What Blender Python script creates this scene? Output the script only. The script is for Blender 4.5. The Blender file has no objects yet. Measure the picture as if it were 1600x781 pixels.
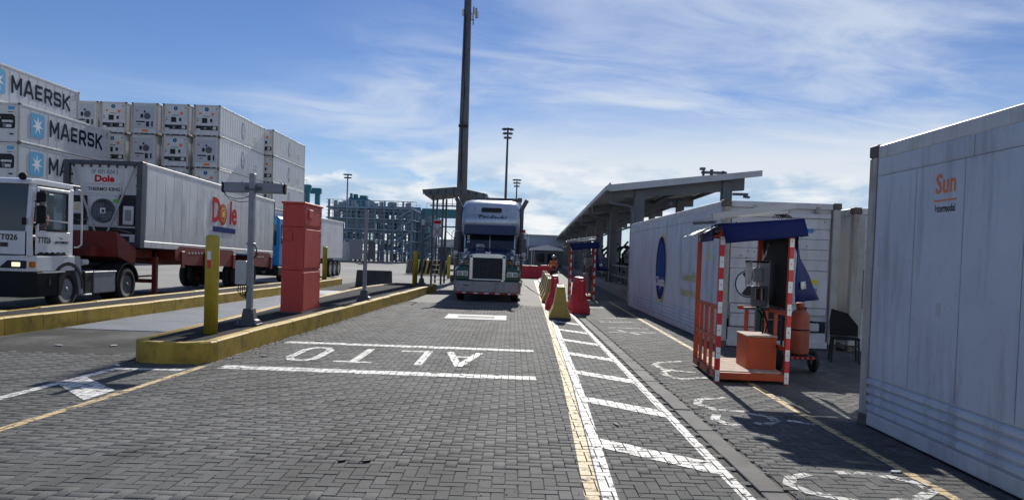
import bpy, bmesh, math, random
import numpy as np
from mathutils import Vector, Matrix, Euler
random.seed(7); RNG = np.random.default_rng(7)
sc = bpy.context.scene
COL = sc.collection
R = math.radians
PI = math.pi

# ------------------------------------------------------------------ camera
HC = 1.75
F = 1155.0
pitch, roll = math.atan(30 / F), R(2.0)
cam = bpy.data.objects.new('camera', bpy.data.cameras.new('camera')); COL.objects.link(cam)
cam.data.sensor_width = 36.0; cam.data.lens = 36.0 * F / 1600.0
cam.data.shift_y = 37.5 / 1600.0
cam.data.clip_start = 0.05; cam.data.clip_end = 4000
fw = Vector((0, math.cos(pitch), -math.sin(pitch))); rt = Vector((1, 0, 0)); up = rt.cross(fw)
r2 = rt * math.cos(roll) + up * math.sin(roll); u2 = up * math.cos(roll) - rt * math.sin(roll)
cm = Matrix((r2, u2, -fw)).transposed().to_4x4(); cm.translation = (0, 0, HC)
cam.matrix_world = cm
sc.camera = cam

# ------------------------------------------------------------------ sky, sun, exposure
SUN_AZ, SUN_EL = R(3.7), R(30.5)
world = bpy.data.worlds.new('World'); sc.world = world; world.use_nodes = True
wn, wl = world.node_tree.nodes, world.node_tree.links
wn.clear()
w_out = wn.new('ShaderNodeOutputWorld'); w_bg = wn.new('ShaderNodeBackground')
w_bg.inputs[1].default_value = 0.06
sky = wn.new('ShaderNodeTexSky'); sky.sky_type = 'NISHITA'; sky.sun_disc = False
sky.sun_elevation = SUN_EL; sky.sun_rotation = SUN_AZ
sky.air_density = 1.0; sky.dust_density = 0.0; sky.ozone_density = 6.0
def wmath(op, a, b=None, clamp=False):
    n = wn.new('ShaderNodeMath'); n.operation = op; n.use_clamp = clamp
    for i, v in enumerate((a, b)):
        if v is None: continue
        if isinstance(v, (int, float)): n.inputs[i].default_value = v
        else: wl.new(v, n.inputs[i])
    return n.outputs[0]
def wnoise(vec, scale, detail=8, rough=.6, dist=0.0):
    n = wn.new('ShaderNodeTexNoise'); n.inputs['Scale'].default_value = scale; n.inputs['Detail'].default_value = detail
    n.inputs['Roughness'].default_value = rough; n.inputs['Distortion'].default_value = dist
    wl.new(vec, n.inputs['Vector']); return n.outputs['Fac']
def wramp(v, lo, hi):
    n = wn.new('ShaderNodeMapRange'); n.interpolation_type = 'SMOOTHSTEP'
    n.inputs['From Min'].default_value = lo; n.inputs['From Max'].default_value = hi
    wl.new(v, n.inputs['Value']); return n.outputs[0]
def wvec(x, y, z):
    n = wn.new('ShaderNodeCombineXYZ')
    for i, v in enumerate((x, y, z)):
        if isinstance(v, (int, float)): n.inputs[i].default_value = v
        else: wl.new(v, n.inputs[i])
    return n.outputs[0]
def wmix(fac, a, b):
    n = wn.new('ShaderNodeMix'); n.data_type = 'RGBA'
    for i, v in ((0, fac), (6, a), (7, b)):
        if isinstance(v, (int, float)): n.inputs[i].default_value = v
        elif isinstance(v, tuple): n.inputs[i].default_value = v
        else: wl.new(v, n.inputs[i])
    return n.outputs[2]
tc = wn.new('ShaderNodeTexCoord'); sp = wn.new('ShaderNodeSeparateXYZ'); wl.new(tc.outputs['Generated'], sp.inputs[0])
dx, dy, dz = sp.outputs
zc = wmath('MAXIMUM', dz, 0.0)
den = wmath('ADD', zc, 0.10)
px, py = wmath('DIVIDE', dx, den), wmath('DIVIDE', dy, den)
def wnoise3(vec, scale, detail):
    n = wn.new('ShaderNodeTexNoise'); n.inputs['Scale'].default_value = scale; n.inputs['Detail'].default_value = detail
    wl.new(vec, n.inputs['Vector']); return n.outputs['Color']
def warp(vec, scale, amt, detail=3):
    s_ = wn.new('ShaderNodeVectorMath'); s_.operation = 'SUBTRACT'; wl.new(wnoise3(vec, scale, detail), s_.inputs[0]); s_.inputs[1].default_value = (.5, .5, .5)
    m_ = wn.new('ShaderNodeVectorMath'); m_.operation = 'SCALE'; wl.new(s_.outputs[0], m_.inputs[0]); m_.inputs['Scale'].default_value = amt
    a_ = wn.new('ShaderNodeVectorMath'); a_.operation = 'ADD'; wl.new(vec, a_.inputs[0]); wl.new(m_.outputs[0], a_.inputs[1]); return a_.outputs[0]
# clear sky, a touch deeper as the camera records it
hs = wn.new('ShaderNodeHueSaturation'); hs.inputs['Hue'].default_value = .512; hs.inputs['Saturation'].default_value = 1.04; hs.inputs['Value'].default_value = 1.24
wl.new(sky.outputs[0], hs.inputs['Color'])
K = 1.0 / .06
def lin(r, g, b): return tuple((c / 255.0) ** 2.2 * K / 1.07 for c in (r, g, b)) + (1,)
# thin cirrus in drawn out, curling streaks
cv = warp(wvec(wmath('ADD', wmath('MULTIPLY', px, .62), wmath('MULTIPLY', py, .22)), wmath('SUBTRACT', wmath('MULTIPLY', py, 1.0), wmath('MULTIPLY', px, .30)), 4.3), .55, 2.2)
streak = wramp(wnoise(cv, .85, 11, .60, .25), .38, .70)
cover = wramp(wmath('ADD', wnoise(wvec(px, py, 2.2), .40, 3, .5), wmath('MULTIPLY', dx, .22)), .33, .60)
cir = wmath('MULTIPLY', streak, cover)
veil = wmath('MULTIPLY', wmath('MULTIPLY', wramp(wnoise(cv, .33, 5, .55), .38, .72), cover), .50)
# layered cloud low on the right, heaped cloud on the horizon
lv = warp(wvec(wmath('MULTIPLY', dx, 1.6), wmath('MULTIPLY', dy, 1.6), wmath('MULTIPLY', dz, 9.0)), 1.6, .55)
layer = wmath('MULTIPLY', wramp(wmath('ADD', wnoise(lv, 1.5, 9, .56), wmath('MULTIPLY', dx, .34)), .44, .60), wmath('MULTIPLY', wramp(dz, -.01, .07), wmath('SUBTRACT', 1.0, wramp(dz, .11, .20))))
kv = warp(wvec(wmath('ADD', dx, 1.95), dy, wmath('MULTIPLY', dz, 2.6)), 5.0, .09, 5)
cum = wmath('MULTIPLY', wramp(wnoise(kv, 7.5, 10, .57), .455, .53), wmath('SUBTRACT', 1.0, wramp(dz, .075, .15)))
shade = wramp(wnoise(wvec(dx, dy, wmath('ADD', wmath('MULTIPLY', dz, 3.2), .12)), 9.0, 6, .55, .2), .36, .62)
haze = wmath('POWER', wmath('SUBTRACT', 1.0, zc), 14.0)
base = wmix(wmath('MULTIPLY', haze, .50), hs.outputs[0], lin(158, 196, 234))
c1 = wmix(wmath('ADD', wmath('MULTIPLY', cir, .80), veil, True), base, lin(206, 217, 234))
c1 = wmix(wmath('MULTIPLY', layer, .85), c1, lin(222, 229, 236))
cumcol = wmix(shade, lin(164, 192, 220), lin(240, 243, 245))
c2 = wmix(wmath('MULTIPLY', cum, .96), c1, cumcol)
wl.new(c2, w_bg.inputs[0]); wl.new(w_bg.outputs[0], w_out.inputs[0])

sun_d = bpy.data.lights.new('sun', 'SUN'); sun_d.energy = 5.0; sun_d.angle = R(.5); sun_d.color = (1.0, .955, .88)
sun = bpy.data.objects.new('sun', sun_d); COL.objects.link(sun)
sv = Vector((math.sin(SUN_AZ) * math.cos(SUN_EL), math.cos(SUN_AZ) * math.cos(SUN_EL), math.sin(SUN_EL)))
sun.rotation_euler = sv.to_track_quat('Z', 'Y').to_euler()
sun.location = sv * 80
sc.view_settings.view_transform = 'Standard'; sc.view_settings.look = 'None'
sc.view_settings.exposure = 0.15; sc.view_settings.gamma = 1.0

# ------------------------------------------------------------------ materials
MATS = {}
def mat(name, col, rough=.55, metal=0.0, var=.10, vscale=3.0, dirt=0.0, dcol=(.10, .085, .07), streak=True, dscale=1.6,
        bump=0.0, bscale=40.0, spec=.4, island=0.0, objrand=0.0, grain=0.0, alpha_wear=0.0, trans=0.0, tracks=0.0, vbump=0.0):
    if name in MATS: return MATS[name]
    m = bpy.data.materials.new(name); m.use_nodes = True
    nt = m.node_tree; N, L = nt.nodes, nt.links
    b = N['Principled BSDF']
    b.inputs['Roughness'].default_value = rough; b.inputs['Metallic'].default_value = metal
    b.inputs['Specular IOR Level'].default_value = spec
    if trans: b.inputs['Transmission Weight'].default_value = trans
    tcn = N.new('ShaderNodeTexCoord'); vec = tcn.outputs['Object']
    if tracks: vec = N.new('ShaderNodeNewGeometry').outputs['Position']      # ground wear runs on from block to block
    def noise(scale, detail=5, rgh=.6, v=None):
        n = N.new('ShaderNodeTexNoise'); n.inputs['Scale'].default_value = scale; n.inputs['Detail'].default_value = detail
        n.inputs['Roughness'].default_value = rgh; L.new(v or vec, n.inputs['Vector']); return n.outputs['Fac']
    def ramp(v, a, bb, lo, hi):
        n = N.new('ShaderNodeMapRange'); n.inputs['From Min'].default_value = a; n.inputs['From Max'].default_value = bb
        n.inputs['To Min'].default_value = lo; n.inputs['To Max'].default_value = hi; L.new(v, n.inputs['Value']); return n.outputs[0]
    def mul(c, f):
        n = N.new('ShaderNodeVectorMath'); n.operation = 'SCALE'; 
        if isinstance(c, tuple): n.inputs[0].default_value = c[:3]
        else: L.new(c, n.inputs[0])
        L.new(f, n.inputs['Scale']); return n.outputs[0]
    c = mul(tuple(col), ramp(noise(vscale), .3, .7, 1 - var, 1 + var))
    if grain: c = mul(c, ramp(noise(160, 2, .5), .3, .7, 1 - grain, 1 + grain))
    if island:
        g = N.new('ShaderNodeNewGeometry'); c = mul(c, ramp(g.outputs['Random Per Island'], 0, 1, 1 - island, 1 + island))
    if objrand:
        g = N.new('ShaderNodeObjectInfo'); c = mul(c, ramp(g.outputs['Random'], 0, 1, 1 - objrand, 1 + objrand))
    if dirt:
        mp = N.new('ShaderNodeMapping'); mp.inputs['Scale'].default_value = (dscale * 2.2, dscale * 2.2, dscale * .28) if streak else (dscale,) * 3
        L.new(vec, mp.inputs[0])
        f = ramp(noise(1.5, 8, .65, mp.outputs[0]), .50, .78, 0, dirt)
        f2 = ramp(noise(9, 6, .7), .62, .78, 0, dirt * .7)
        ad = N.new('ShaderNodeMath'); ad.operation = 'ADD'; ad.use_clamp = True; L.new(f, ad.inputs[0]); L.new(f2, ad.inputs[1])
        mx = N.new('ShaderNodeMix'); mx.data_type = 'RGBA'; L.new(ad.outputs[0], mx.inputs[0]); L.new(c, mx.inputs[6])
        mx.inputs[7].default_value = (*dcol, 1); c = mx.outputs[2]
    if tracks:   # tyre rubber worn along the lane, and round oil drips
        mp = N.new('ShaderNodeMapping'); mp.inputs['Scale'].default_value = (1.15, .045, 1); mp.inputs['Rotation'].default_value = (0, 0, R(1.2)); L.new(vec, mp.inputs[0])
        f = ramp(noise(1.3, 4, .55, mp.outputs[0]), .46, .66, 1.0, 1.0 - tracks); c = mul(c, f)
        f = ramp(noise(1.7, 3, .5), .64, .70, 1.0, 1.0 - tracks * .9); c = mul(c, f)
        f = ramp(noise(.5, 2, .5), .35, .65, .92, 1.10); c = mul(c, f)
    L.new(c, b.inputs['Base Color'])
    if bump:
        bp = N.new('ShaderNodeBump'); bp.inputs['Strength'].default_value = bump; bp.inputs['Distance'].default_value = .02
        L.new(noise(bscale, 4), bp.inputs['Height']); L.new(bp.outputs[0], b.inputs['Normal'])
    if vbump:     # upright ripples and dents in sheet metal
        mp = N.new('ShaderNodeMapping'); mp.inputs['Scale'].default_value = (3.2, 3.2, .35); L.new(vec, mp.inputs[0])
        bp = N.new('ShaderNodeBump'); bp.inputs['Strength'].default_value = vbump; bp.inputs['Distance'].default_value = .05
        L.new(noise(1.3, 5, .5, mp.outputs[0]), bp.inputs['Height']); L.new(bp.outputs[0], b.inputs['Normal'])
    if alpha_wear:
        f = ramp(noise(7, 8, .75), .36 + .28 * alpha_wear, .30 + .28 * alpha_wear, 1, 0)
        L.new(f, b.inputs['Alpha'])
    MATS[name] = m; return m
def emis(name, col, s):
    m = mat(name, col); b = m.node_tree.nodes['Principled BSDF']
    b.inputs['Emission Color'].default_value = (*col, 1); b.inputs['Emission Strength'].default_value = s; return m

m_yard = mat('yard_concrete', (.27, .267, .255), .95, spec=.2, var=.22, vscale=.08, dirt=.35, dcol=(.12, .12, .12), streak=False, dscale=.12, grain=.1)
m_bed = mat('joint_sand', (.085, .080, .070), .95, var=.3, vscale=2, grain=.2)
m_paver = mat('paver_concrete', (.114, .115, .112), .85, tracks=.28, var=.22, vscale=.55, island=.14, grain=.25, dirt=.55, dcol=(.042, .041, .040), streak=False, dscale=.38, bump=.25, bscale=220, spec=.22)
m_paver_o = mat('paver_concrete_single', (.114, .115, .112), .85, tracks=.28, var=.22, vscale=.55, objrand=.14, grain=.25, dirt=.55, dcol=(.042, .041, .040), streak=False, dscale=.38, bump=.25, bscale=220, spec=.22)
m_asph = mat('dark_asphalt', (.062, .062, .061), .95, spec=.15, var=.5, vscale=.6, grain=.3, dirt=.9, dcol=(.19, .185, .175), streak=False, dscale=.5, bump=.3, bscale=150)
m_asph_top = mat('island_asphalt', (.032, .032, .034), .95, spec=.12, var=.3, vscale=1.5, grain=.35, dirt=.3, dcol=(.10, .10, .10), streak=False, dscale=.9, bump=.35, bscale=160)
m_conc = mat('old_concrete', (.26, .25, .235), .88, var=.2, vscale=2, dirt=.4, dcol=(.10, .095, .085), streak=False, dscale=2, grain=.15, bump=.2, bscale=80)
m_gutter = mat('gutter_concrete', (.17, .165, .155), .9, var=.25, vscale=2, dirt=.5, dcol=(.07, .065, .06), streak=False, dscale=1.5, grain=.2, objrand=.12)
m_conc_dk = mat('dark_concrete', (.10, .10, .10), .9, var=.3, vscale=2, dirt=.5, dcol=(.04, .04, .04), dscale=1.5, grain=.15, bump=.2, bscale=60)
m_pwhite = mat('road_paint_white', (.74, .73, .69), .7, var=.12, vscale=6, dirt=.55, dcol=(.24, .23, .21), streak=False, dscale=3.2, island=.08, grain=.08, alpha_wear=.36)
m_pyel = mat('road_paint_yellow', (.62, .47, .24), .7, var=.14, vscale=6, dirt=.5, dcol=(.26, .22, .16), streak=False, dscale=3, island=.1, grain=.1, alpha_wear=.35)
m_pworn = mat('road_paint_worn', (.62, .61, .57), .75, var=.2, vscale=5, dirt=.6, dcol=(.2, .2, .19), streak=False, dscale=3, island=.12, grain=.12, alpha_wear=.48)
m_pslab = mat('painted_slab', (.52, .52, .50), .75, var=.15, vscale=3, dirt=.6, dcol=(.22, .22, .21), streak=False, dscale=1.5, grain=.1)
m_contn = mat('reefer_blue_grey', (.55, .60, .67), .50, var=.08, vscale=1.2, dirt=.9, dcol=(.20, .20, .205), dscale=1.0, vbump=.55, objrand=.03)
m_emb = mat('faded_emblem_blue', (.20, .26, .38), .5, var=.08)
m_emb2 = mat('emblem_mid_blue', (.03, .075, .24), .85, var=.1, spec=.1)
m_kerb = mat('kerb_paint_yellow', (.50, .33, .045), .62, var=.16, vscale=4, objrand=.10, dirt=.85, dcol=(.075, .06, .035), streak=False, dscale=2.0, grain=.08, bump=.15, bscale=60)
m_boll = mat('bollard_yellow', (.45, .345, .035), .42, var=.10, vscale=4, dirt=.6, dcol=(.13, .10, .03), dscale=2.2)
m_galv = mat('galvanised_steel', (.24, .26, .29), .5, .45, var=.14, vscale=6, dirt=.2, dcol=(.16, .15, .14))
m_steel_dk = mat('dark_grey_steel', (.105, .115, .13), .55, .3, var=.15, vscale=4, dirt=.3, dcol=(.09, .07, .06))
m_grey = mat('grey_paint', (.22, .24, .28), .45, var=.08, dirt=.25)
m_lgrey = mat('light_grey_plastic', (.48, .49, .50), .5, var=.06, dirt=.2)
m_black = mat('black_rubber', (.014, .014, .015), .75, var=.25, vscale=8, dirt=.3, dcol=(.05, .046, .04), streak=False)
m_blackp = mat('black_plastic', (.014, .015, .017), .7, var=.15, spec=.2)
m_blacks = mat('black_steel', (.022, .023, .026), .55, .2, var=.2, dirt=.3, dcol=(.06, .05, .04))
m_red = mat('red_oxide_paint', (.52, .060, .047), .50, var=.10, vscale=2.5, dirt=.5, dcol=(.20, .045, .035), dscale=1.6, bump=.05, bscale=12)
m_chassis = mat('chassis_red', (.17, .022, .017), .55, var=.2, vscale=3, dirt=.5, dcol=(.07, .03, .02), dscale=2)
m_orange = mat('orange_red_paint', (.46, .068, .024), .5, var=.14, vscale=4, dirt=.4, dcol=(.22, .06, .03), dscale=2.5)
m_boxor = mat('orange_box_paint', (.50, .072, .018), .5, var=.12, vscale=4, dirt=.35, dcol=(.28, .08, .03))
m_tred = mat('tape_red', (.62, .02, .03), .35, var=.06, dirt=.15)
m_twhite = mat('tape_white', (.80, .80, .78), .35, var=.05, dirt=.2)
m_tarp = mat('blue_tarpaulin', (.007, .016, .10), .6, spec=.2, var=.12, vscale=5, dirt=.12, dcol=(.06, .07, .16), bump=.35, bscale=7)
m_wood = mat('dusty_plank', (.50, .40, .32), .85, var=.2, vscale=5, dirt=.45, dcol=(.20, .13, .09), streak=False, dscale=3)
m_cont = mat('reefer_white', (.66, .67, .69), .50, var=.06, vscale=1.4, dirt=.42, dcol=(.30, .285, .265), dscale=.9, bump=.10, bscale=3.0, objrand=.035)
m_cont_far = mat('reefer_white_far', (.66, .67, .68), .52, var=.05, vscale=.5, dirt=.45, dcol=(.34, .31, .27), dscale=.6, objrand=.09)
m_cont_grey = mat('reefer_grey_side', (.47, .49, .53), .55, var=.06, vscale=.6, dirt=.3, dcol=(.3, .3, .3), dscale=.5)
m_contend = mat('reefer_end_white', (.62, .63, .63), .5, var=.07, vscale=2.2, dirt=.42, dcol=(.25, .22, .18), dscale=1.3)
m_contpost = mat('container_post_stained', (.46, .44, .40), .6, var=.2, vscale=2.5, dirt=.85, dcol=(.17, .10, .055), dscale=1.4)
m_rail = mat('container_rail', (.60, .60, .60), .5, var=.1, dirt=.5, dcol=(.22, .18, .14), dscale=1.2)
m_cast = mat('corner_casting_brown', (.13, .105, .085), .7, var=.3, vscale=8, dirt=.5, dcol=(.08, .045, .025))
m_alu = mat('ribbed_aluminium', (.60, .61, .62), .48, .2, var=.08, vscale=1.5, dirt=.40, dcol=(.28, .27, .26), dscale=1.1, bump=.35, bscale=2.6, objrand=.05)
m_dolepost = mat('dark_blue_grey_frame', (.065, .075, .09), .5, .3, var=.2, dirt=.35, dcol=(.08, .06, .05))
m_navy = mat('navy_print', (.012, .028, .15), .85, var=.05, spec=.1)
m_navyd = mat('letter_dark', (.012, .018, .038), .85, var=.05, spec=.1)
m_lblue = mat('light_blue_print', (.09, .36, .60), .45, var=.05, dirt=.15)
m_whitep = mat('white_print', (.76, .77, .78), .45, var=.03, dirt=.1)
m_orangep = mat('orange_print', (.75, .20, .05), .5, var=.06)
m_redp = mat('red_print', (.56, .018, .035), .8, var=.05, spec=.1)
m_yelp = mat('yellow_print', (.75, .55, .10), .5, var=.05)
m_yelfade = mat('faded_yellow_print', (.62, .55, .32), .5, var=.1)
m_blackprint = mat('black_print', (.02, .02, .022), .5, var=.05)
m_dark = mat('dark_recess', (.018, .02, .023), .7, var=.3, vscale=7)
m_pipe = mat('copper_dull_pipe', (.16, .13, .11), .45, .5, var=.2)
m_glass = mat('dark_glass', (.012, .02, .03), .06, var=.02, spec=.7)
m_cabwhite = mat('cab_white', (.68, .70, .73), .32, var=.05, dirt=.3, dcol=(.30, .28, .25), spec=.5)
m_cabgreen = mat('cab_green', (.012, .085, .055), .25, var=.08, dirt=.25, dcol=(.07, .08, .06), spec=.55)
m_cabblue = mat('cab_navy', (.012, .028, .085), .25, var=.08, dirt=.15, dcol=(.06, .07, .09), spec=.55)
m_silver = mat('cab_silver', (.42, .48, .57), .28, .45, var=.05, dirt=.2, dcol=(.28, .28, .28), spec=.5)
m_chrome = mat('worn_chrome', (.56, .56, .57), .24, .9, var=.06, dirt=.2, dcol=(.25, .22, .2))
m_bumper = mat('dull_bumper_steel', (.30, .30, .31), .42, .55, var=.14, vscale=5, dirt=.55, dcol=(.12, .10, .09), bump=.25, bscale=5)
m_lamp = mat('lamp_glass', (.34, .34, .32), .12, var=.05, spec=.7)
m_amber = mat('amber_lens', (.60, .16, .02), .2, var=.05)
m_lit = emis('lit_headlight', (1.0, .82, .55), 1.0)
m_pred = mat('red_plastic', (.58, .03, .05), .42, var=.10, dirt=.3, dcol=(.20, .03, .03))
m_pyelc = mat('barrier_yellow', (.48, .35, .07), .6, var=.16, dirt=.5, dcol=(.10, .08, .05), grain=.1)
m_bblue = mat('crane_blue', (.022, .13, .21), .5, var=.14, vscale=.4, dirt=.3, dcol=(.06, .12, .15), dscale=.4)
m_teal = mat('crane_teal', (.03, .16, .19), .5, var=.14, vscale=.4)
m_rack = mat('rack_steel', (.19, .27, .34), .6, .2, var=.2, vscale=.5)
m_cyl = mat('rusty_orange_cylinder', (.32, .085, .05), .55, var=.16, vscale=5, dirt=.4, dcol=(.2, .07, .04))
m_roof = mat('shelter_roof_sheet', (.42, .44, .46), .5, .2, var=.1, vscale=.6, dirt=.3, dscale=.5)
m_roofu = mat('shelter_steel', (.14, .148, .16), .6, .1, var=.14, vscale=.8, dirt=.3, dcol=(.12, .11, .10), dscale=.6)
m_wall = mat('shed_wall', (.36, .42, .50), .6, var=.1, vscale=.3)
m_skin = mat('skin', (.28, .15, .10), .55, var=.06)
m_vest = mat('orange_vest', (.85, .17, .05), .65, var=.1)
m_trous = mat('dark_trousers', (.022, .026, .04), .8, var=.1)
m_green = mat('teal_green_panel', (.015, .10, .09), .5, var=.1, dirt=.2)
m_plate = None  # made below

# ------------------------------------------------------------------ mesh helpers
class MB:
    def __init__(s): s.bm = bmesh.new()
    def face(s, pts):
        vs = [s.bm.verts.new(p) for p in pts]
        try: return s.bm.faces.new(vs)
        except ValueError: return None
    def box(s, x0, x1, y0, y1, z0, z1, bev=0.0, M=None):
        if x0 > x1: x0, x1 = x1, x0
        if y0 > y1: y0, y1 = y1, y0
        if z0 > z1: z0, z1 = z1, z0
        b = s.bm
        P = [Vector((x, y, z)) for z in (z0, z1) for y in (y0, y1) for x in (x0, x1)]
        vs = [b.verts.new(p) for p in P]
        fs = [b.faces.new([vs[i] for i in q]) for q in ((0, 2, 3, 1), (4, 5, 7, 6), (0, 1, 5, 4), (2, 6, 7, 3), (0, 4, 6, 2), (1, 3, 7, 5))]
        geo = vs
        if bev > 0:
            es = list({e for f in fs for e in f.edges})
            r = bmesh.ops.bevel(b, geom=es, offset=bev, segments=1, affect='EDGES')
            geo = list({v for f in r['faces'] for v in f.verts} | {v for v in vs if v.is_valid})
        if M is not None:
            for v in geo: v.co = M @ v.co
        return s
    def cbox(s, c, d, bev=0.0, rz=0.0, rx=0.0, ry=0.0):
        M = Matrix.Translation(c) @ Euler((rx, ry, rz)).to_matrix().to_4x4()
        return s.box(-d[0] / 2, d[0] / 2, -d[1] / 2, d[1] / 2, -d[2] / 2, d[2] / 2, bev, M)
    def bar(s, a, b, w, h=None):
        a, b = Vector(a), Vector(b); d = b - a; L = d.length
        q = d.to_track_quat('Y', 'Z').to_matrix().to_4x4()
        h = h or w
        return s.box(-w / 2, w / 2, 0, L, -h / 2, h / 2, 0, Matrix.Translation(a) @ q)
    def cyl(s, a, b, r0, r1=None, n=12, caps=True):
        a, b = Vector(a), Vector(b); r1 = r0 if r1 is None else r1
        q = (b - a).to_track_quat('Z', 'Y')
        ra, rb = [], []
        for i in range(n):
            t = 2 * PI * i / n; o = Vector((math.cos(t), math.sin(t), 0))
            ra.append(s.bm.verts.new(a + q @ (o * r0))); rb.append(s.bm.verts.new(b + q @ (o * r1)))
        for i in range(n):
            j = (i + 1) % n; s.bm.faces.new((ra[i], ra[j], rb[j], rb[i])).smooth = True
        if caps: s.bm.faces.new(list(reversed(ra))); s.bm.faces.new(rb)
        return s
    def tube(s, pts, r, n=8):
        pts = [Vector(p) for p in pts]; rings = []
        for k, p in enumerate(pts):
            d = (pts[min(k + 1, len(pts) - 1)] - pts[max(k - 1, 0)]).normalized()
            q = d.to_track_quat('Z', 'Y')
            rings.append([s.bm.verts.new(p + q @ Vector((math.cos(2 * PI * i / n) * r, math.sin(2 * PI * i / n) * r, 0))) for i in range(n)])
        # keep rings from twisting by matching nearest start
        for k in range(1, len(rings)):
            a0 = rings[k - 1][0].co; j = min(range(n), key=lambda i: (rings[k][i].co - a0).length); rings[k] = rings[k][j:] + rings[k][:j]
        for A, B in zip(rings, rings[1:]):
            for i in range(n):
                j = (i + 1) % n; s.bm.faces.new((A[i], A[j], B[j], B[i])).smooth = True
        s.bm.faces.new(list(reversed(rings[0]))); s.bm.faces.new(rings[-1]); return s
    def prism(s, poly, ax, a0, a1):
        def P(u, v, w):
            return {'x': (w, u, v), 'y': (u, w, v), 'z': (u, v, w)}[ax]
        A = [s.bm.verts.new(P(u, v, a0)) for u, v in poly]; B = [s.bm.verts.new(P(u, v, a1)) for u, v in poly]
        n = len(poly)
        for i in range(n):
            j = (i + 1) % n; s.bm.faces.new((A[i], A[j], B[j], B[i]))
        s.bm.faces.new(list(reversed(A))); s.bm.faces.new(B); return s
    def loft(s, rings, close=True):
        Rg = [[s.bm.verts.new(p) for p in r] for r in rings]; n = len(Rg[0])
        for A, B in zip(Rg, Rg[1:]):
            for i in range(n):
                j = (i + 1) % n; s.bm.faces.new((A[i], A[j], B[j], B[i]))
        if close: s.bm.faces.new(list(reversed(Rg[0]))); s.bm.faces.new(Rg[-1])
        return s
    def lathe(s, prof, c, axis='x', n=20, caps=True):
        rings = []
        for r, h in prof:
            ring = []
            for i in range(n):
                t = 2 * PI * i / n; a, b = r * math.cos(t), r * math.sin(t)
                p = {'x': (h, a, b), 'y': (a, h, b), 'z': (a, b, h)}[axis]
                ring.append(s.bm.verts.new(Vector(c) + Vector(p)))
            rings.append(ring)
        for A, B in zip(rings, rings[1:]):
            for i in range(n):
                j = (i + 1) % n; f = s.bm.faces.new((A[i], A[j], B[j], B[i])); f.smooth = True
        if caps: s.bm.faces.new(rings[0]); s.bm.faces.new(rings[-1])
        return s
    def build(s, name, m, parent=None, bevel=0.0, smooth=False, sub=0):
        bmesh.ops.recalc_face_normals(s.bm, faces=s.bm.faces)
        me = bpy.data.meshes.new(name)
        if smooth:
            for f in s.bm.faces: f.smooth = True
        s.bm.to_mesh(me); s.bm.free(); me.materials.append(m)
        o = bpy.data.objects.new(name, me); COL.objects.link(o)
        if parent is not None: o.parent = parent
        if bevel:
            md = o.modifiers.new('edge', 'BEVEL'); md.width = bevel; md.segments = 2; md.limit_method = 'ANGLE'; md.angle_limit = R(35)
        if sub:
            md = o.modifiers.new('round', 'SUBSURF'); md.levels = sub; md.render_levels = sub
        return o
def tag(o, label=None, cat=None, group=None, kind=None):
    if label: o['label'] = label
    if cat: o['category'] = cat
    if group: o['group'] = group
    if kind: o['kind'] = kind
    return o
def thing(name, label, cat, loc=(0, 0, 0), rz=0.0, group=None, rx=0.0):
    o = bpy.data.objects.new(name, None); COL.objects.link(o); o.empty_display_size = .2
    o.location = loc; o.rotation_euler = (rx, 0, rz)
    return tag(o, label, cat, group)
def copy_tree(o, parent=None):
    c = o.copy(); COL.objects.link(c); c.parent = parent
    for ch in list(o.children): copy_tree(ch, c)
    return c
def dup(o, loc, label, rz=None, group=None):
    c = copy_tree(o); c.location = loc
    if rz is not None: c.rotation_euler.z = rz
    c['label'] = label
    if group: c['group'] = group
    return c
FACE = {'-y': (PI / 2, 0, 0), '+x': (PI / 2, 0, PI / 2), '-x': (PI / 2, 0, -PI / 2), '+y': (PI / 2, 0, PI)}
def text(name, s, size, m, parent, loc, face='-y', bold=0.0, sx=1.0, shear=0.0, ext=.002, space=1.0):
    cu = bpy.data.curves.new(name, 'FONT'); cu.body = s; cu.size = size; cu.align_x = 'CENTER'; cu.align_y = 'CENTER'
    cu.extrude = ext; cu.offset = bold; cu.shear = shear; cu.space_character = space; cu.resolution_u = 3
    cu.materials.append(m)
    o = bpy.data.objects.new(name, cu); COL.objects.link(o); o.parent = parent; o.location = loc
    o.rotation_euler = FACE[face]; o.scale = (sx, 1, 1)
    return o
def letters_to_mesh():
    dg = bpy.context.evaluated_depsgraph_get(); cache = {}
    for o in [o for o in COL.objects if o.type == 'FONT']:
        if o.data.name not in cache:
            me = bpy.data.meshes.new_from_object(o.evaluated_get(dg)); me.name = 'lettering'; cache[o.data.name] = me
        n = bpy.data.objects.new('lettering', cache[o.data.name]); COL.objects.link(n)
        n.parent = o.parent; n.location = o.location; n.rotation_euler = o.rotation_euler; n.scale = o.scale
        bpy.data.objects.remove(o)
def decal(name, m, parent, face, c, w, h, poly=None, t=.004):
    """thin flat print (its own few millimetres thick) on a face; poly in -.5..+.5 units, else a rectangle"""
    poly = poly or [(-.5, -.5), (.5, -.5), (.5, .5), (-.5, .5)]
    b = MB(); Rm = Euler(FACE[face]).to_matrix().to_4x4()
    A = [Rm @ Vector((u * w, v * h, 0)) for u, v in poly]; B = [Rm @ Vector((u * w, v * h, t)) for u, v in poly]
    n = len(poly); c = Vector(c)
    va = [b.bm.verts.new(c + p) for p in A]; vb = [b.bm.verts.new(c + p) for p in B]
    for i in range(n):
        j = (i + 1) % n; b.bm.faces.new((va[i], va[j], vb[j], vb[i]))
    b.bm.faces.new(vb); b.bm.faces.new(list(reversed(va)))
    return b.build(name, m, parent)
def ngon(n, r=.5, ph=0.0): return [(r * math.cos(ph + 2 * PI * i / n), r * math.sin(ph + 2 * PI * i / n)) for i in range(n)]
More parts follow.
